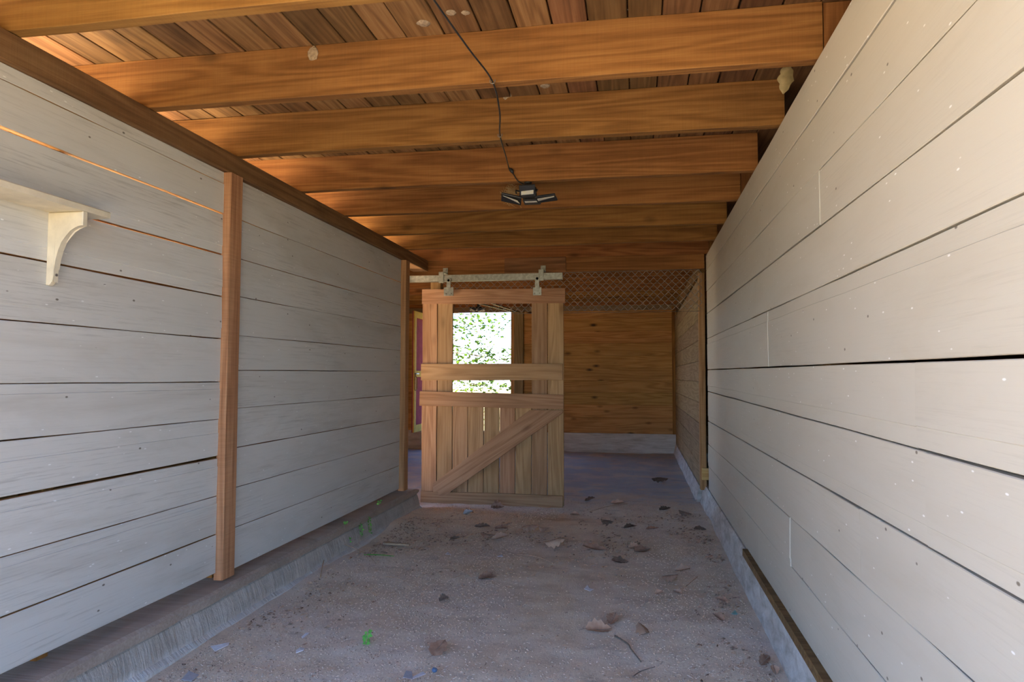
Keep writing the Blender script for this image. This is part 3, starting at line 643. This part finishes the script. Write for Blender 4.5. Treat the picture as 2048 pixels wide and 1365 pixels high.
panel(lc.x + 0.01, YLt + 0.07, lc.z - 0.036, (0, -0.12, -1), (0, 1, -0.1), 0.09, 0.07, lt)
for sx_ in (-1, 1):
    tube('hinge_arm', [(lc.x + sx_ * 0.03, YLt - 0.03, lc.z), (lc.x + sx_ * 0.058, YLt - 0.05, lc.z + 0.002), (lc.x + sx_ * 0.05, YLt - 0.075, lc.z - 0.02)], 0.004, M['black'], lt, n=5)

co = empty('power_cord', (-0.45, 2.4, ZJ), 'thin black power cord stapled along under the joists', 'cord')
j = lambda x, y, k, dz=-0.006: Vector((px(x, y, 2, ZJ + dz).x, px(x, y, 2, ZJ + dz).y, ZJ + dz))
c0 = px(868, 0, 2, ZJ - 0.012); cA = px(985, 163, 2, ZJ - 0.005); cB = px(1000, 271, 2, ZJ - 0.005); cC = px(1018, 337, 1, JY[4] - TJ - 0.012); cD = px(1026, 347, 1, JY[4] - TJ - 0.012)
cz0 = c0 + (c0 - cA) * 0.35; cz0.z = ZJ - 0.004
main_pts = smooth_path([cz0, c0, (c0 + cA) / 2 + Vector((0.006, 0, -0.010)), cA, (cA + cB) / 2 + Vector((0.012, 0, -0.004)), cB, (cB * 0.5 + cC * 0.5) + Vector((0.004, 0, -0.012)), cC], 6)
tube('cable', main_pts, 0.0032, M['black'], co, n=6)
tube('plug', smooth_path([cC, (cC + cD) / 2 + Vector((0.004, -0.004, 0)), cD], 4), 0.009, M['black'], co, n=8, radii=[0.004, 0.006, 0.009, 0.010, 0.010, 0.010, 0.008, 0.006, 0.004])
tube('cable', smooth_path([cD, Vector((cD.x * 0.5 + lc.x * 0.5 - 0.012, JY[4] - TJ - 0.014, ZJ - 0.002)), Vector((lc.x - 0.022, YLt - 0.012, ZJ - 0.014))], 5), 0.003, M['black'], co, n=6)
for c_ in (cA, cB):
    tube('staple', smooth_path([c_ + Vector((-0.009, 0, 0.006)), c_ + Vector((-0.006, 0, -0.006)), c_ + Vector((0.006, 0, -0.006)), c_ + Vector((0.009, 0, 0.006))], 3), 0.002, M['rust'], co, n=5)

# far lamp and the pale rails seen through the gate window
p = px(957, 617, 2, 2.02)
fa = empty('far_work_light', (p.x, p.y, 2.0), 'small dark cluster light hanging in the far bay', 'light')
cyl('heat_sink', (p.x, p.y), 0.05, 0.045, 1.99, 2.04, M['black'], fa); cyl('socket', (p.x, p.y), 0.02, 0.02, 2.04, ZJ, M['black'], fa)
panel(p.x - 0.07, p.y - 0.05, 2.0, (-0.3, -0.7, -0.7), (0, -0.6, 0.8), 0.09, 0.07, fa); panel(p.x + 0.05, p.y - 0.05, 1.99, (0.2, -0.5, -0.8), (0, -0.6, 0.8), 0.11, 0.07, fa)
for i, (a, b) in enumerate((((930, 600), (1043, 632)), ((978, 605), (1050, 631)))):
    p, q = px(*a, 2, 2.06), px(*b, 2, 2.04); q.y = min(q.y, 10.15)
    o = tube('steel_rail', [p, q], 0.012, M['galv'], None, n=6, smooth=False); tag(o, ('longer pale steel rail beside the far work light', 'shorter pale steel rail ending over the back door post')[i], 'rail', 'rails under the far joists')

# ------------------------------------------------------------------ maroon door leaf opened at the back doorway
d1 = tag(empty('door_1', (XO0, YB - 0.1, 0.29)), 'maroon panelled door leaf with yellow frame standing open', kind='structure')
ye = px(826, 700, 0, XO0 - 0.03).y; yh = YB - 0.10
zt2, zb2 = px(826, 622, 1, ye).z, px(826, 866, 1, ye).z
xd = XO0 - 0.03
box('panel', (xd - 0.012, ye, zb2), (xd + 0.004, yh, zt2), M['pink'], d1, 0)
for (y0, y1, z0, z1) in ((ye, ye + 0.085, zb2, zt2), (yh - 0.085, yh, zb2, zt2), (ye + 0.085, yh - 0.085, zt2 - 0.09, zt2), (ye + 0.085, yh - 0.085, zb2, zb2 + 0.1), (ye + 0.085, yh - 0.085, 1.08, 1.17)):
    box('stile', (xd + 0.004, y0, z0), (xd + 0.024, y1, z1), M['yellow'], d1, 0.002)
tube('latch_bolt', [(xd + 0.034, ye - 0.02, 1.125), (xd + 0.034, ye + 0.16, 1.125)], 0.01, M['galv'], d1, n=8)
rp = smooth_path([(xd + 0.03, ye + 0.03, 1.11), (xd + 0.04, ye + 0.07, 1.04), (xd + 0.04, ye + 0.06, 0.92), (xd + 0.03, ye + 0.015, 0.9), (xd + 0.03, ye + 0.005, 1.0), (xd + 0.03, ye + 0.03, 1.11)], 5)
tube('rope_loop', rp, 0.006, M['straw'], d1, n=5)

# ------------------------------------------------------------------ trees outside the back doorway
def leaf_shape(L, Wd): return [(0, 0, 0), (0.35 * L, Wd / 2, 0.1 * L), (L, 0, 0.0), (0.35 * L, -Wd / 2, 0.1 * L)]
def tree(name, label, base, hgt, sprays, seed, n_leaves, lean):
    rr = random.Random(seed); t = empty(name, base, label, 'tree')
    top = Vector(base) + Vector((lean[0], lean[1], hgt))
    tube('trunk', smooth_path([base, Vector(base) * 0.6 + top * 0.4 + Vector((0.1, 0, 0)), top], 5), 0.1, M['bark'], t, n=8, radii=[0.11 - 0.008 * i for i in range(11)])
    V = []; F = []
    for (c, dirn, ln) in sprays:
        c = Vector(c); dirn = Vector(dirn).normalized(); st = Vector(base) + (top - Vector(base)) * min(0.95, max(0.2, (c.z - base[2]) / hgt))
        tube('branch', smooth_path([st, (st + c) / 2 + Vector((0, 0, 0.15)), c, c + dirn * ln], 4), 0.02, M['bark'], t, n=5, radii=[0.014 - 0.001 * i for i in range(13)])
        for k in range(n_leaves):
            s_ = rr.random(); p = c - dirn * 0.4 + dirn * (ln + 0.5) * s_ + Vector((rr.gauss(0, 0.16), rr.gauss(0, 0.2), rr.gauss(0, 0.11)))
            m = Matrix.Rotation(rr.uniform(0, 6.28), 3, 'Z') @ Matrix.Rotation(rr.uniform(-0.9, 0.5), 3, 'Y') @ Matrix.Rotation(rr.uniform(-0.8, 0.8), 3, 'X')
            i0 = len(V); L = rr.uniform(0.07, 0.12)
            for q in leaf_shape(L, L * 0.62): V.append(p + m @ Vector(q))
            F += [(i0, i0 + 1, i0 + 2), (i0, i0 + 2, i0 + 3)]
    o = mesh_obj('foliage', V, F, M['foliage'], t); o['kind'] = 'stuff'
    return t
def op(x, y, Y): return px(x, y, 1, Y)
sp = []
for (x, y, Y, dx_, ln) in ((905, 640, 13.2, 1, 0.5), (915, 655, 13.6, 1, 0.7), (940, 650, 13.4, 1, 0.7), (955, 665, 13.8, 1, 0.5), (910, 680, 13.0, 1, 0.4), (905, 705, 13.3, 1, 0.7), (945, 700, 13.6, 1, 0.8), (930, 715, 13.3, 1, 0.6), (960, 712, 13.9, 1, 0.7), (985, 640, 13.8, 0.6, 0.3)):
    sp.append((op(x, y, Y), (dx_, 0.1, -0.12), ln))
for (x, y, Y, dx_, ln) in ((910, 740, 12.6, 1, 0.5), (915, 772, 12.8, 1, 0.6), (950, 770, 12.9, 1, 0.8), (985, 775, 13.2, 1, 0.6), (1000, 720, 13.4, 0.8, 0.5), (920, 790, 12.7, 1, 0.7), (900, 820, 12.6, 1, 0.8), (960, 830, 12.9, 1, 0.8)):
    sp.append((op(x, y, Y), (dx_, 0.1, 0.05), ln))
tree('broadleaf_tree', 'sunlit broadleaf tree beyond the back doorway', (-4.9, 13.6, -0.03), 4.2, sp, 5, 70, (0.5, 0.2))

# ------------------------------------------------------------------ litter on the floor
def lobed(L, Wd, seed, lobes=5, curl=0.3, depth=0.35):
    rr = random.Random(seed); V = [(0, 0, 0)]; pts = []
    n = lobes * 4
    for side in (1, -1):
        seq = []
        for k in range(n + 1):
            t = k / n; env = math.sin(math.pi * min(1, t * 0.97 + 0.03)) ** 0.75 * (1.15 - 0.35 * t)
            lob = 1 - depth * (0.5 + 0.5 * math.cos(2 * math.pi * lobes * t)) * (0.6 + 0.4 * rr.random())
            seq.append((t * L, side * Wd / 2 * env * lob + side * 0.001))
        pts.append(seq)
    V = []; F = []
    for k in range(n + 1):
        t = k / n
        for (f_, s) in ((1.0, 0), (0.5, 0), (0, None), (0.5, 1), (1.0, 1)):
            y = 0 if s is None else pts[s][k][1] * f_
            cz = curl * (abs(y) / Wd) ** 1.5 * Wd * 2.0 + 0.03 * L * math.sin(t * 5 + seed) + 0.015 * L * rr.uniform(-1, 1) + curl * 0.25 * L * (t - 0.5) ** 2
            V.append((t * L - L / 2, y, cz))
    for k in range(n):
        for i in range(4): F.append((k * 5 + i, k * 5 + i + 1, (k + 1) * 5 + i + 1, (k + 1) * 5 + i))
    return V, F
def dead_leaf(x, y, L, Wd, rot, mat, label, group=None, curl=0.3, seed=0, stem=0.0, flip=False, lobes=5, tilt=0.0):
    p = px(x, y, 2, 0.0); p = px(x, y, 2, fz(p.x, p.y)); V, F = lobed(L, Wd, seed, lobes, curl)
    if flip: V = [(a, b, -c) for a, b, c in V]
    m = Matrix.Rotation(0.22 + 0.35 * random.Random(seed).random(), 3, 'X') @ Matrix.Rotation(rot, 3, 'Z') @ Matrix.Rotation(tilt, 3, 'Y')
    V = [m @ Vector(v) for v in V]; zm = min(v.z for v in V)
    base = Vector((p.x, p.y, fz(p.x, p.y)))
    V = [v + Vector((0, 0, -zm + 0.0005)) for v in V]
    t = empty('dead_leaf', base, label, 'leaf', group)
    mesh_obj('blade', [v + base for v in V], F, mat, t, smooth=True)
    mid = [V[k * 5 + 2] + base + Vector((0, 0, 0.0006)) for k in range(0, lobes * 4 + 1, 4)]
    d = m @ Vector((-1, 0, 0)); st = mid[0]
    stp = [st + Vector((d.x, d.y, 0)) * stem * k / 3 + Vector((0, 0, (base.z + 0.002 - st.z) * k / 3)) for k in (3, 2, 1)] if stem else []
    tube('midrib', stp + mid, 0.0012, M['twig'], t, n=4)
    return t
dead_leaf(1198, 1262, 0.115, 0.10, 0.15, M['tanleaf'], 'large tan lobed dead leaf beside the long grey twig', curl=0.35, seed=1, stem=0.03, lobes=4)
dead_leaf(1226, 1245, 0.07, 0.06, 1.2, M['deadleaf'], 'folded brown dead leaf behind the large tan leaf', curl=0.5, seed=2)
dead_leaf(1284, 1268, 0.075, 0.062, 2.0, M['tanleaf'], 'cupped reddish tan dead leaf lying alone on bare dirt', curl=0.6, seed=3, flip=True, lobes=3)
dead_leaf(975, 1158, 0.10, 0.07, 0.2, M['deadleaf'], 'crinkled rust brown dead leaf on a pale dust patch', curl=0.5, seed=4)
dead_leaf(888, 1202, 0.05, 0.045, 0.6, M['darkleaf'], 'small dark curled dead leaf on the sawdust litter', curl=0.6, seed=5)
dead_leaf(878, 1306, 0.085, 0.085, 1.2, M['deadleaf'], 'flat brown maple shaped dead leaf pressed into the sawdust', curl=0.05, seed=6, stem=0.04, lobes=3)
dead_leaf(937, 1028, 0.09, 0.05, 0.8, M['greypaper'], 'shrivelled greyish dead leaf in front of the gate', curl=0.9, seed=8)
dead_leaf(995, 1018, 0.11, 0.09, 0.1, M['deadleaf'], 'crumpled brown leaf clump against the foot of the gate', curl=0.9, seed=9)
rl = random.Random(44)
bigs = [(1110, 1098, .13, .08), (1190, 1100, .16, .08), (1060, 1066, .12, .07), (1000, 1080, .12, .06), (975, 1078, .10, .05), (1090, 1066, .09, .06), (1240, 1125, .10, .06), (1285, 1103, .11, .07), (1270, 1098, .09, .06), (965, 1055, .12, .05), (1003, 1058, .10, .05),
        (1260, 1054, .10, .05), (1305, 1058, .10, .05), (1215, 1052, .09, .05), (910, 1080, .07, .04), (1365, 1142, .09, .05), (1340, 1165, .09, .05), (1370, 1035, .10, .05), (1400, 1060, .09, .05), (1330, 1020, .11, .06), (1320, 966, .17, .09), (1235, 1008, .12, .06), (1180, 1002, .10, .05), (1150, 1030, .08, .05)]
for i, (x, y, L, Wd) in enumerate(bigs):
    mk = rl.choice(['deadleaf', 'deadleaf', 'darkleaf', 'tanleaf']); cu = rl.uniform(0.3, 0.9)
    zone = 'on grey floor past the gate' if (y < 1032 and x > 1130) else 'near the jamb post of the right wall' if x > 1330 else 'in the litter band before the gate opening' if x > 1140 else 'in the litter band before the gate'
    lab = '%s %s %s dead leaf %s' % ('large' if L > 0.115 else 'small', {'deadleaf': 'brown', 'darkleaf': 'blackish', 'tanleaf': 'tan'}[mk], 'tightly curled' if cu > 0.6 else 'crumpled', zone)
    dead_leaf(x, y, L, Wd, rl.uniform(-0.5, 0.6), M[mk], lab, 'dead leaves in the litter band', curl=cu, seed=20 + i, flip=rl.random() < 0.4, lobes=rl.choice([3, 4, 5]))
for i, (x, y, L, lab) in enumerate(((1443, 1203, .06, 'little brown dead leaf beside the teal plastic chip'), (1437, 1240, .06, 'little brown dead leaf before the teal plastic chip'), (1530, 1328, .06, 'little brown dead leaf against the right concrete curb'),
                                    (1549, 1345, .05, 'little tan dead leaf touching the right concrete curb'), (1355, 1187, .05, 'little tan dead leaf on open dirt facing the right curb'), (1318, 1188, .05, 'pale curled leaf scrap between the white scrap and right curb'))):
    dead_leaf(x, y, L, L * 0.7, rl.uniform(0, 3), M['deadleaf' if i < 3 else 'tanleaf'], lab, 'little leaves along the right curb', curl=0.6, seed=60 + i)
# leaf caught at the end of a joist
p = px(1571, 158, 1, JY[2] + 0.05)
V, F = lobed(0.10, 0.06, 77, 3, 0.3); m = Matrix(((-0.15, 0.95, 0.2), (0.1, 0.15, 1.0), (-0.98, -0.1, 0.1)))
hl = empty('dead_leaf', (p.x, p.y, p.z), 'pale dead leaf caught on a joist end beside the right wall', 'leaf')
mesh_obj('blade', [m @ Vector(v) + p for v in V], F, M['oliveleaf'], hl, smooth=True)
tube('stalk', [p + Vector((0, 0, 0.05)), p + Vector((0.02, 0.0, 0.10)), Vector((p.x + 0.03, p.y, ZD - 0.005))], 0.0015, M['twig'], hl, n=4)
# twigs
def ground_path(pts, r): return [Vector((q.x, q.y, fz(q.x, q.y) + r)) for q in (px(x, y, 2, 0.004) for x, y in pts)]
def twig(name, pts, r, mat, label, cat='twig', group=None, lift=None):
    P = ground_path(pts, r)
    if lift:
        for i, dz in lift.items(): P[i].z += dz
    P = smooth_path(P, 4); o = tube(name, P, r, mat, None, n=5, radii=[r * (1 - 0.5 * i / len(P)) for i in range(len(P))]); tag(o, label, cat, group)
twig('twig', [(1230, 1270), (1255, 1287), (1262, 1297), (1282, 1321)], 0.004, M['twig'], 'long bent grey twig on the bare dirt')
twig('twig', [(1266, 1350), (1282, 1338), (1310, 1330)], 0.0025, M['twig'], 'short forked looking dark twig beyond the long twig end')
twig('dry_stalk', [(640, 1160), (655, 1122), (690, 1110), (735, 1119), (752, 1128)], 0.003, M['stalk'], 'arched tan dry stalk leaning on the left curb', 'stalk', lift={1: 0.04, 2: 0.05, 3: 0.02})
twig('dry_stalk', [(728, 1112), (760, 1112), (788, 1115)], 0.004, M['green'], 'straight olive green stalk on the dirt', 'stalk')
for i, (a, b, lab) in enumerate((((770, 1152), (815, 1166), 'thin straw stalk between the arched stalk and the rust brown leaf'), ((1035, 1108), (1110, 1128), 'long thin straw stalk in front of the litter band'), ((905, 1160), (945, 1150), 'short straw stalk beside the rust brown leaf'),
                                ((1395, 1150), (1370, 1172), 'slanting straw stalk close to the right curb'), ((1180, 1022), (1255, 1008), 'straw stalk off the free end of the gate'), ((900, 1080), (985, 1062), 'long straw stalk crossing the litter band before the gate'))):
    twig('dry_stalk', [a, ((a[0] + b[0]) / 2 + 3, (a[1] + b[1]) / 2 - 3), b], 0.0022, M['stalk'], lab, 'stalk', 'thin straw stalks on the floor')
wcp = px(795, 1092, 2, 0.0)
o = plank('wood_chip', (wcp.x - 0.09, wcp.y + 0.01, fz(wcp.x, wcp.y) + 0.004), (wcp.x + 0.09, wcp.y - 0.02, fz(wcp.x, wcp.y) + 0.006), (0, 1, 0), 0.05, 0.012, M['stalk'], None, W1=0.02, seg=6, jit=0.006, seed=2)
tag(o, 'splintered pale wood chip beside the left curb', 'wood chip')
# scraps of paper and plastic
def scrap(name, pts, mat, label, cat='litter', th=0.0015, bend=0.004, group=None):
    P = [px(x, y, 2, 0.006) for x, y in pts]; n = len(P); V = []
    c = sum(P, Vector()) / n
    for dz in (0.001, 0.001 + th):
        for i, q in enumerate(P): V.append((q.x, q.y, fz(q.x, q.y) + dz + bend * (i % 2)))
    V.append((c.x, c.y, fz(c.x, c.y) + 0.001)); V.append((c.x, c.y, fz(c.x, c.y) + 0.001 + th + bend * 0.6))
    F = [(i, (i + 1) % n, n + (i + 1) % n, n + i) for i in range(n)] + [((i + 1) % n, i, 2 * n) for i in range(n)] + [(n + i, n + (i + 1) % n, 2 * n + 1) for i in range(n)]
    o = mesh_obj(name, V, F, mat); tag(o, label, cat, group); return o
scrap('paint_flake', [(421, 1296), (445, 1293), (459, 1288), (457, 1294), (430, 1305)], M['paper'], 'folded white paint flake at the foot of the left curb')
scrap('paint_flake', [(592, 1301), (600, 1296), (611, 1296), (607, 1303), (592, 1306)], M['paper'], 'bright white flake lying on the sawdust')
scrap('paint_flake', [(603, 1272), (612, 1267), (620, 1265), (615, 1270), (605, 1275)], M['paper'], 'small white flake behind the bright one')
scrap('paint_flake', [(1168, 1178), (1175, 1171), (1181, 1177), (1188, 1180), (1180, 1183)], M['paper'], 'crumpled white scrap in the middle of the dirt floor')
scrap('paint_flake', [(994, 1112), (1004, 1110), (1006, 1113), (996, 1114)], M['paper'], 'tiny white scrap next to the dark leaf litter')
scrap('paint_flake', [(890, 1107), (896, 1104), (902, 1108), (894, 1110)], M['paper'], 'tiny white scrap near the left litter')
scrap('cardboard_scrap', [(362, 1358), (378, 1343), (398, 1349), (384, 1362)], M['greypaper'], 'square grey cardboard scrap beside the left curb')
scrap('tape_strip', [(806, 1352), (812, 1339), (824, 1340), (826, 1358)], M['greypaper'], 'wide grey tape strip on the sawdust', th=0.001, bend=0.001)
scrap('tape_strip', [(824, 1352), (846, 1341), (852, 1346), (826, 1357)], M['paper'], 'narrow pale tape strip joined to the grey tape', th=0.001, bend=0.001)
p = px(869, 1339, 2, 0.01)
bm = bmesh.new(); bmesh.ops.create_icosphere(bm, subdivisions=2, radius=0.011, matrix=Matrix.Translation((p.x, p.y, fz(p.x, p.y) + 0.008)) @ Matrix.Diagonal((1, 1, 0.75, 1)))  # small blue plastic cap, shaped as a squashed ball
for v_ in bm.verts: v_.co += Vector((0, 0, 0.002 * noise.noise(v_.co * 200)))
tag(bm_obj('plastic_cap', bm, M['bluecap'], None), 'small dark blue plastic cap near the tape strips', 'litter')
scrap('plastic_chip', [(1462, 1227), (1470, 1223), (1475, 1228), (1466, 1230)], M['teal'], 'teal plastic chip close to the right curb', th=0.003)
# seedlings: on the curb and in the sawdust
def seedling(base, dirn, ln, nl, label, group=None, size=0.012, seed=0):
    rr = random.Random(seed); base = Vector(base); dirn = Vector(dirn).normalized()
    t = empty('green_seedling', base, label, 'seedling', group)
    tip = base + dirn * ln; tube('stem', smooth_path([base, (base + tip) / 2 + Vector((0.006, 0, 0.004)), tip], 4), 0.0012, M['green'], t, n=4)
    for k in range(nl):
        p = base + dirn * ln * (k + 0.6) / nl; V = []; F = []
        sgn = 1 if k % 2 else -1; L = size * rr.uniform(0.8, 1.3)
        m = Matrix.Rotation(rr.uniform(-0.5, 0.5), 3, 'Z') @ Matrix.Rotation(rr.uniform(-0.4, 0.4), 3, 'Y')
        for (a, b, c) in ((0, 0, 0), (L * 0.4, L * 0.38, 0.002), (L, 0.1 * L, 0.0), (L * 0.45, -L * 0.36, 0.002)): V.append(p + m @ Vector((sgn * a, b * 0.35 - 0.003, b + c)))
        mesh_obj('leaf', V, [(0, 1, 2), (0, 2, 3)], M['green'], t)
XC = XL + 0.082
for i, (x, y, ln, lab, dn) in enumerate(((758, 1010, 0.035, 'green seedling sprouting on top of the left sill', (0.3, -0.3, 1)), (738, 1034, 0.11, 'longest leafy green sprig hanging down the left curb', (0.15, -0.1, -1)), (721, 1046, 0.09, 'leafy green sprig beside the longest one on the left curb', (0.15, -0.1, -1)),
                                      (698, 1074, 0.045, 'short green sprig low on the left curb', (0.15, -0.1, -1)), (691, 1050, 0.02, 'tiny green sprout at the lip of the left curb', (0.3, -0.2, 0.6)))):
    q = px(x, y, 0, XC); seedling(q, dn, ln, max(4, int(ln * 130)), lab, size=0.016, seed=i)
q = px(733, 1292, 2, 0.0); seedling((q.x, q.y, fz(q.x, q.y)), (0.1, 0.1, 1), 0.05, 10, 'lone green seedling growing in the sawdust', size=0.02, seed=9)
# mud nests on joists, straw nest behind the light
def blob(x, y, plane, v, r, label, flat=0.25, seed=0, sz=1.3, group=None):
    p = px(x, y, plane, v); bm = bmesh.new(); bmesh.ops.create_icosphere(bm, subdivisions=3, radius=1.0)
    for w_ in bm.verts:
        n_ = 1 + 0.25 * noise.noise(w_.co * 2.2 + Vector((seed, 0, 0))) + 0.10 * noise.noise(w_.co * 7 + Vector((seed, 3, 0)))
        w_.co = Vector((w_.co.x * r * n_, w_.co.y * r * (flat if plane == 1 else 1) * n_, w_.co.z * r * (sz if plane == 1 else flat) * n_)) + p
    tag(bm_obj('mud_nest', bm, M['mud'], None, smooth=True), label, 'nest', group)
fA = JY[2] - TJ - 0.001
blob(626, 107, 1, fA, 0.02, 'pale round mud nest on the nearest full joist', 0.1, 1, 1.4)
blob(1262, 8, 1, fA, 0.02, 'grey mud nest high on the nearest full joist near the right', 0.15, 2)
blob(847, 46, 2, ZD, 0.024, 'pale mud nest stuck to the deck boards', 0.25, 3); blob(902, 25, 2, ZD, 0.018, 'twin holed mud nest on the deck beside the cord', 0.3, 4)
blob(931, 25, 2, ZD, 0.014, 'small mud nest on the deck right of the cord', 0.4, 5); blob(1014, 183, 1, JY[3] - TJ - 0.001, 0.026, 'smeared mud nest on the second full joist', 0.12, 6, 1.5)
blob(1090, 172, 2, ZD, 0.02, 'faint mud nest on the deck past the first joist', 0.25, 7)
p = px(1022, 388, 1, JY[5] - TJ - 0.02); rr = random.Random(3); bm = bmesh.new()
for k in range(150):
    c_ = p + Vector((rr.gauss(0, 0.022), rr.uniform(-0.012, 0.018), rr.gauss(0, 0.026))); d = Vector((rr.gauss(0, 1), rr.gauss(0, 0.3), rr.gauss(0, 1))).normalized() * rr.uniform(0.015, 0.04); w_ = Vector((d.z, 0.2 * d.x, -d.x)).normalized() * 0.0012
    vs = [bm.verts.new(c_ + d + w_), bm.verts.new(c_ + d - w_), bm.verts.new(c_ - d), ]; bm.faces.new(vs)
ns = bm_obj('straw_nest', bm, M['straw'], None); tag(ns, 'ragged straw nest on the joist behind the work light', 'nest', kind='stuff')
# wood shavings and grit scattered over the dirt
rr = random.Random(21); V = []; F = []
for k in range(22000):
    y = 2.3 + 4.0 * rr.random() ** 1.5; x = rr.uniform(XL + 0.15, XR - 0.07)
    dens = 0.5 + noise.noise((x * 1.3, y * 1.3, 20)) + (0.35 if x < -0.7 else 0)
    if rr.random() > dens: continue
    L = rr.uniform(0.003, 0.011); w_ = L * rr.uniform(0.25, 0.7); a = rr.uniform(0, 3.14); ca, sa = math.cos(a), math.sin(a); z0 = fz(x, y); ti = rr.uniform(-0.003, 0.004); i0 = len(V)
    for (u_, v_, z_) in ((-L, 0, 0), (0, w_, 0.001), (L, 0, max(0, ti)), (0, -w_, 0.001), (0, 0, 0.003)): V.append((x + u_ * ca - v_ * sa, y + u_ * sa + v_ * ca, z0 + z_ - 0.0005))
    F += [(i0, i0 + 3, i0 + 4), (i0 + 3, i0 + 2, i0 + 4), (i0 + 2, i0 + 1, i0 + 4), (i0 + 1, i0, i0 + 4)]
g = NT('wood_shavings'); v = g.coord(rnd=False); nn = g.noise(v, 90.0, 2.0)
M['shav'] = g.fin(g.ramp(nn, [(0.35, (0.26, 0.18, 0.125)), (0.5, (0.56, 0.44, 0.33)), (0.72, (0.72, 0.61, 0.49))]), 0.9, 0.1)
wsv = mesh_obj('wood_shavings', V, F, M['shav']); tag(wsv, 'scattered wood shavings and grit over the dirt floor', 'shavings', kind='stuff')

# crumbs of broken leaf in the litter band and along the right curb
rr = random.Random(33); V = []; F = []
for k in range(2600):
    if k % 5 < 3: x, y = rr.uniform(XL + 0.2, XR - 0.07), rr.gauss(4.75, 0.45)
    elif k % 5 == 3: x, y = XR - 0.09 - abs(rr.gauss(0, 0.16)), rr.uniform(2.6, 6.0)
    else: x, y = XL + 0.16 + abs(rr.gauss(0, 0.15)), rr.uniform(2.4, 5.2)
    if noise.noise((x * 2.3, y * 2.3, 50)) < -0.05 or x < XL + 0.14 or y > 5.8: continue
    L = rr.uniform(0.004, 0.018); w_ = L * rr.uniform(0.2, 0.6); a = rr.gauss(0, 0.9); ca, sa = math.cos(a), math.sin(a); z0 = fz(x, y); i0 = len(V)
    for (u_, v_, z_) in ((-L, 0, 0), (0, w_, 0.0), (L, 0, rr.uniform(0, 0.006)), (0, -w_, 0.0), (0, 0, rr.uniform(0.003, 0.009))): V.append((x + u_ * ca - v_ * sa, y + u_ * sa + v_ * ca, z0 + z_))
    F += [(i0, i0 + 3, i0 + 4), (i0 + 3, i0 + 2, i0 + 4), (i0 + 2, i0 + 1, i0 + 4), (i0 + 1, i0, i0 + 4)]
g = NT('leaf_crumbs'); v = g.coord(rnd=False)
M['crumb'] = g.fin(g.ramp(g.noise(v, 40.0, 2.0), [(0.35, (0.15, 0.10, 0.07)), (0.5, (0.27, 0.18, 0.12)), (0.66, (0.45, 0.31, 0.21))]), 0.9, 0.1)
tag(mesh_obj('leaf_crumbs', V, F, M['crumb']), 'brown crumbs of broken leaves strewn before the gate', 'leaf litter', kind='stuff')
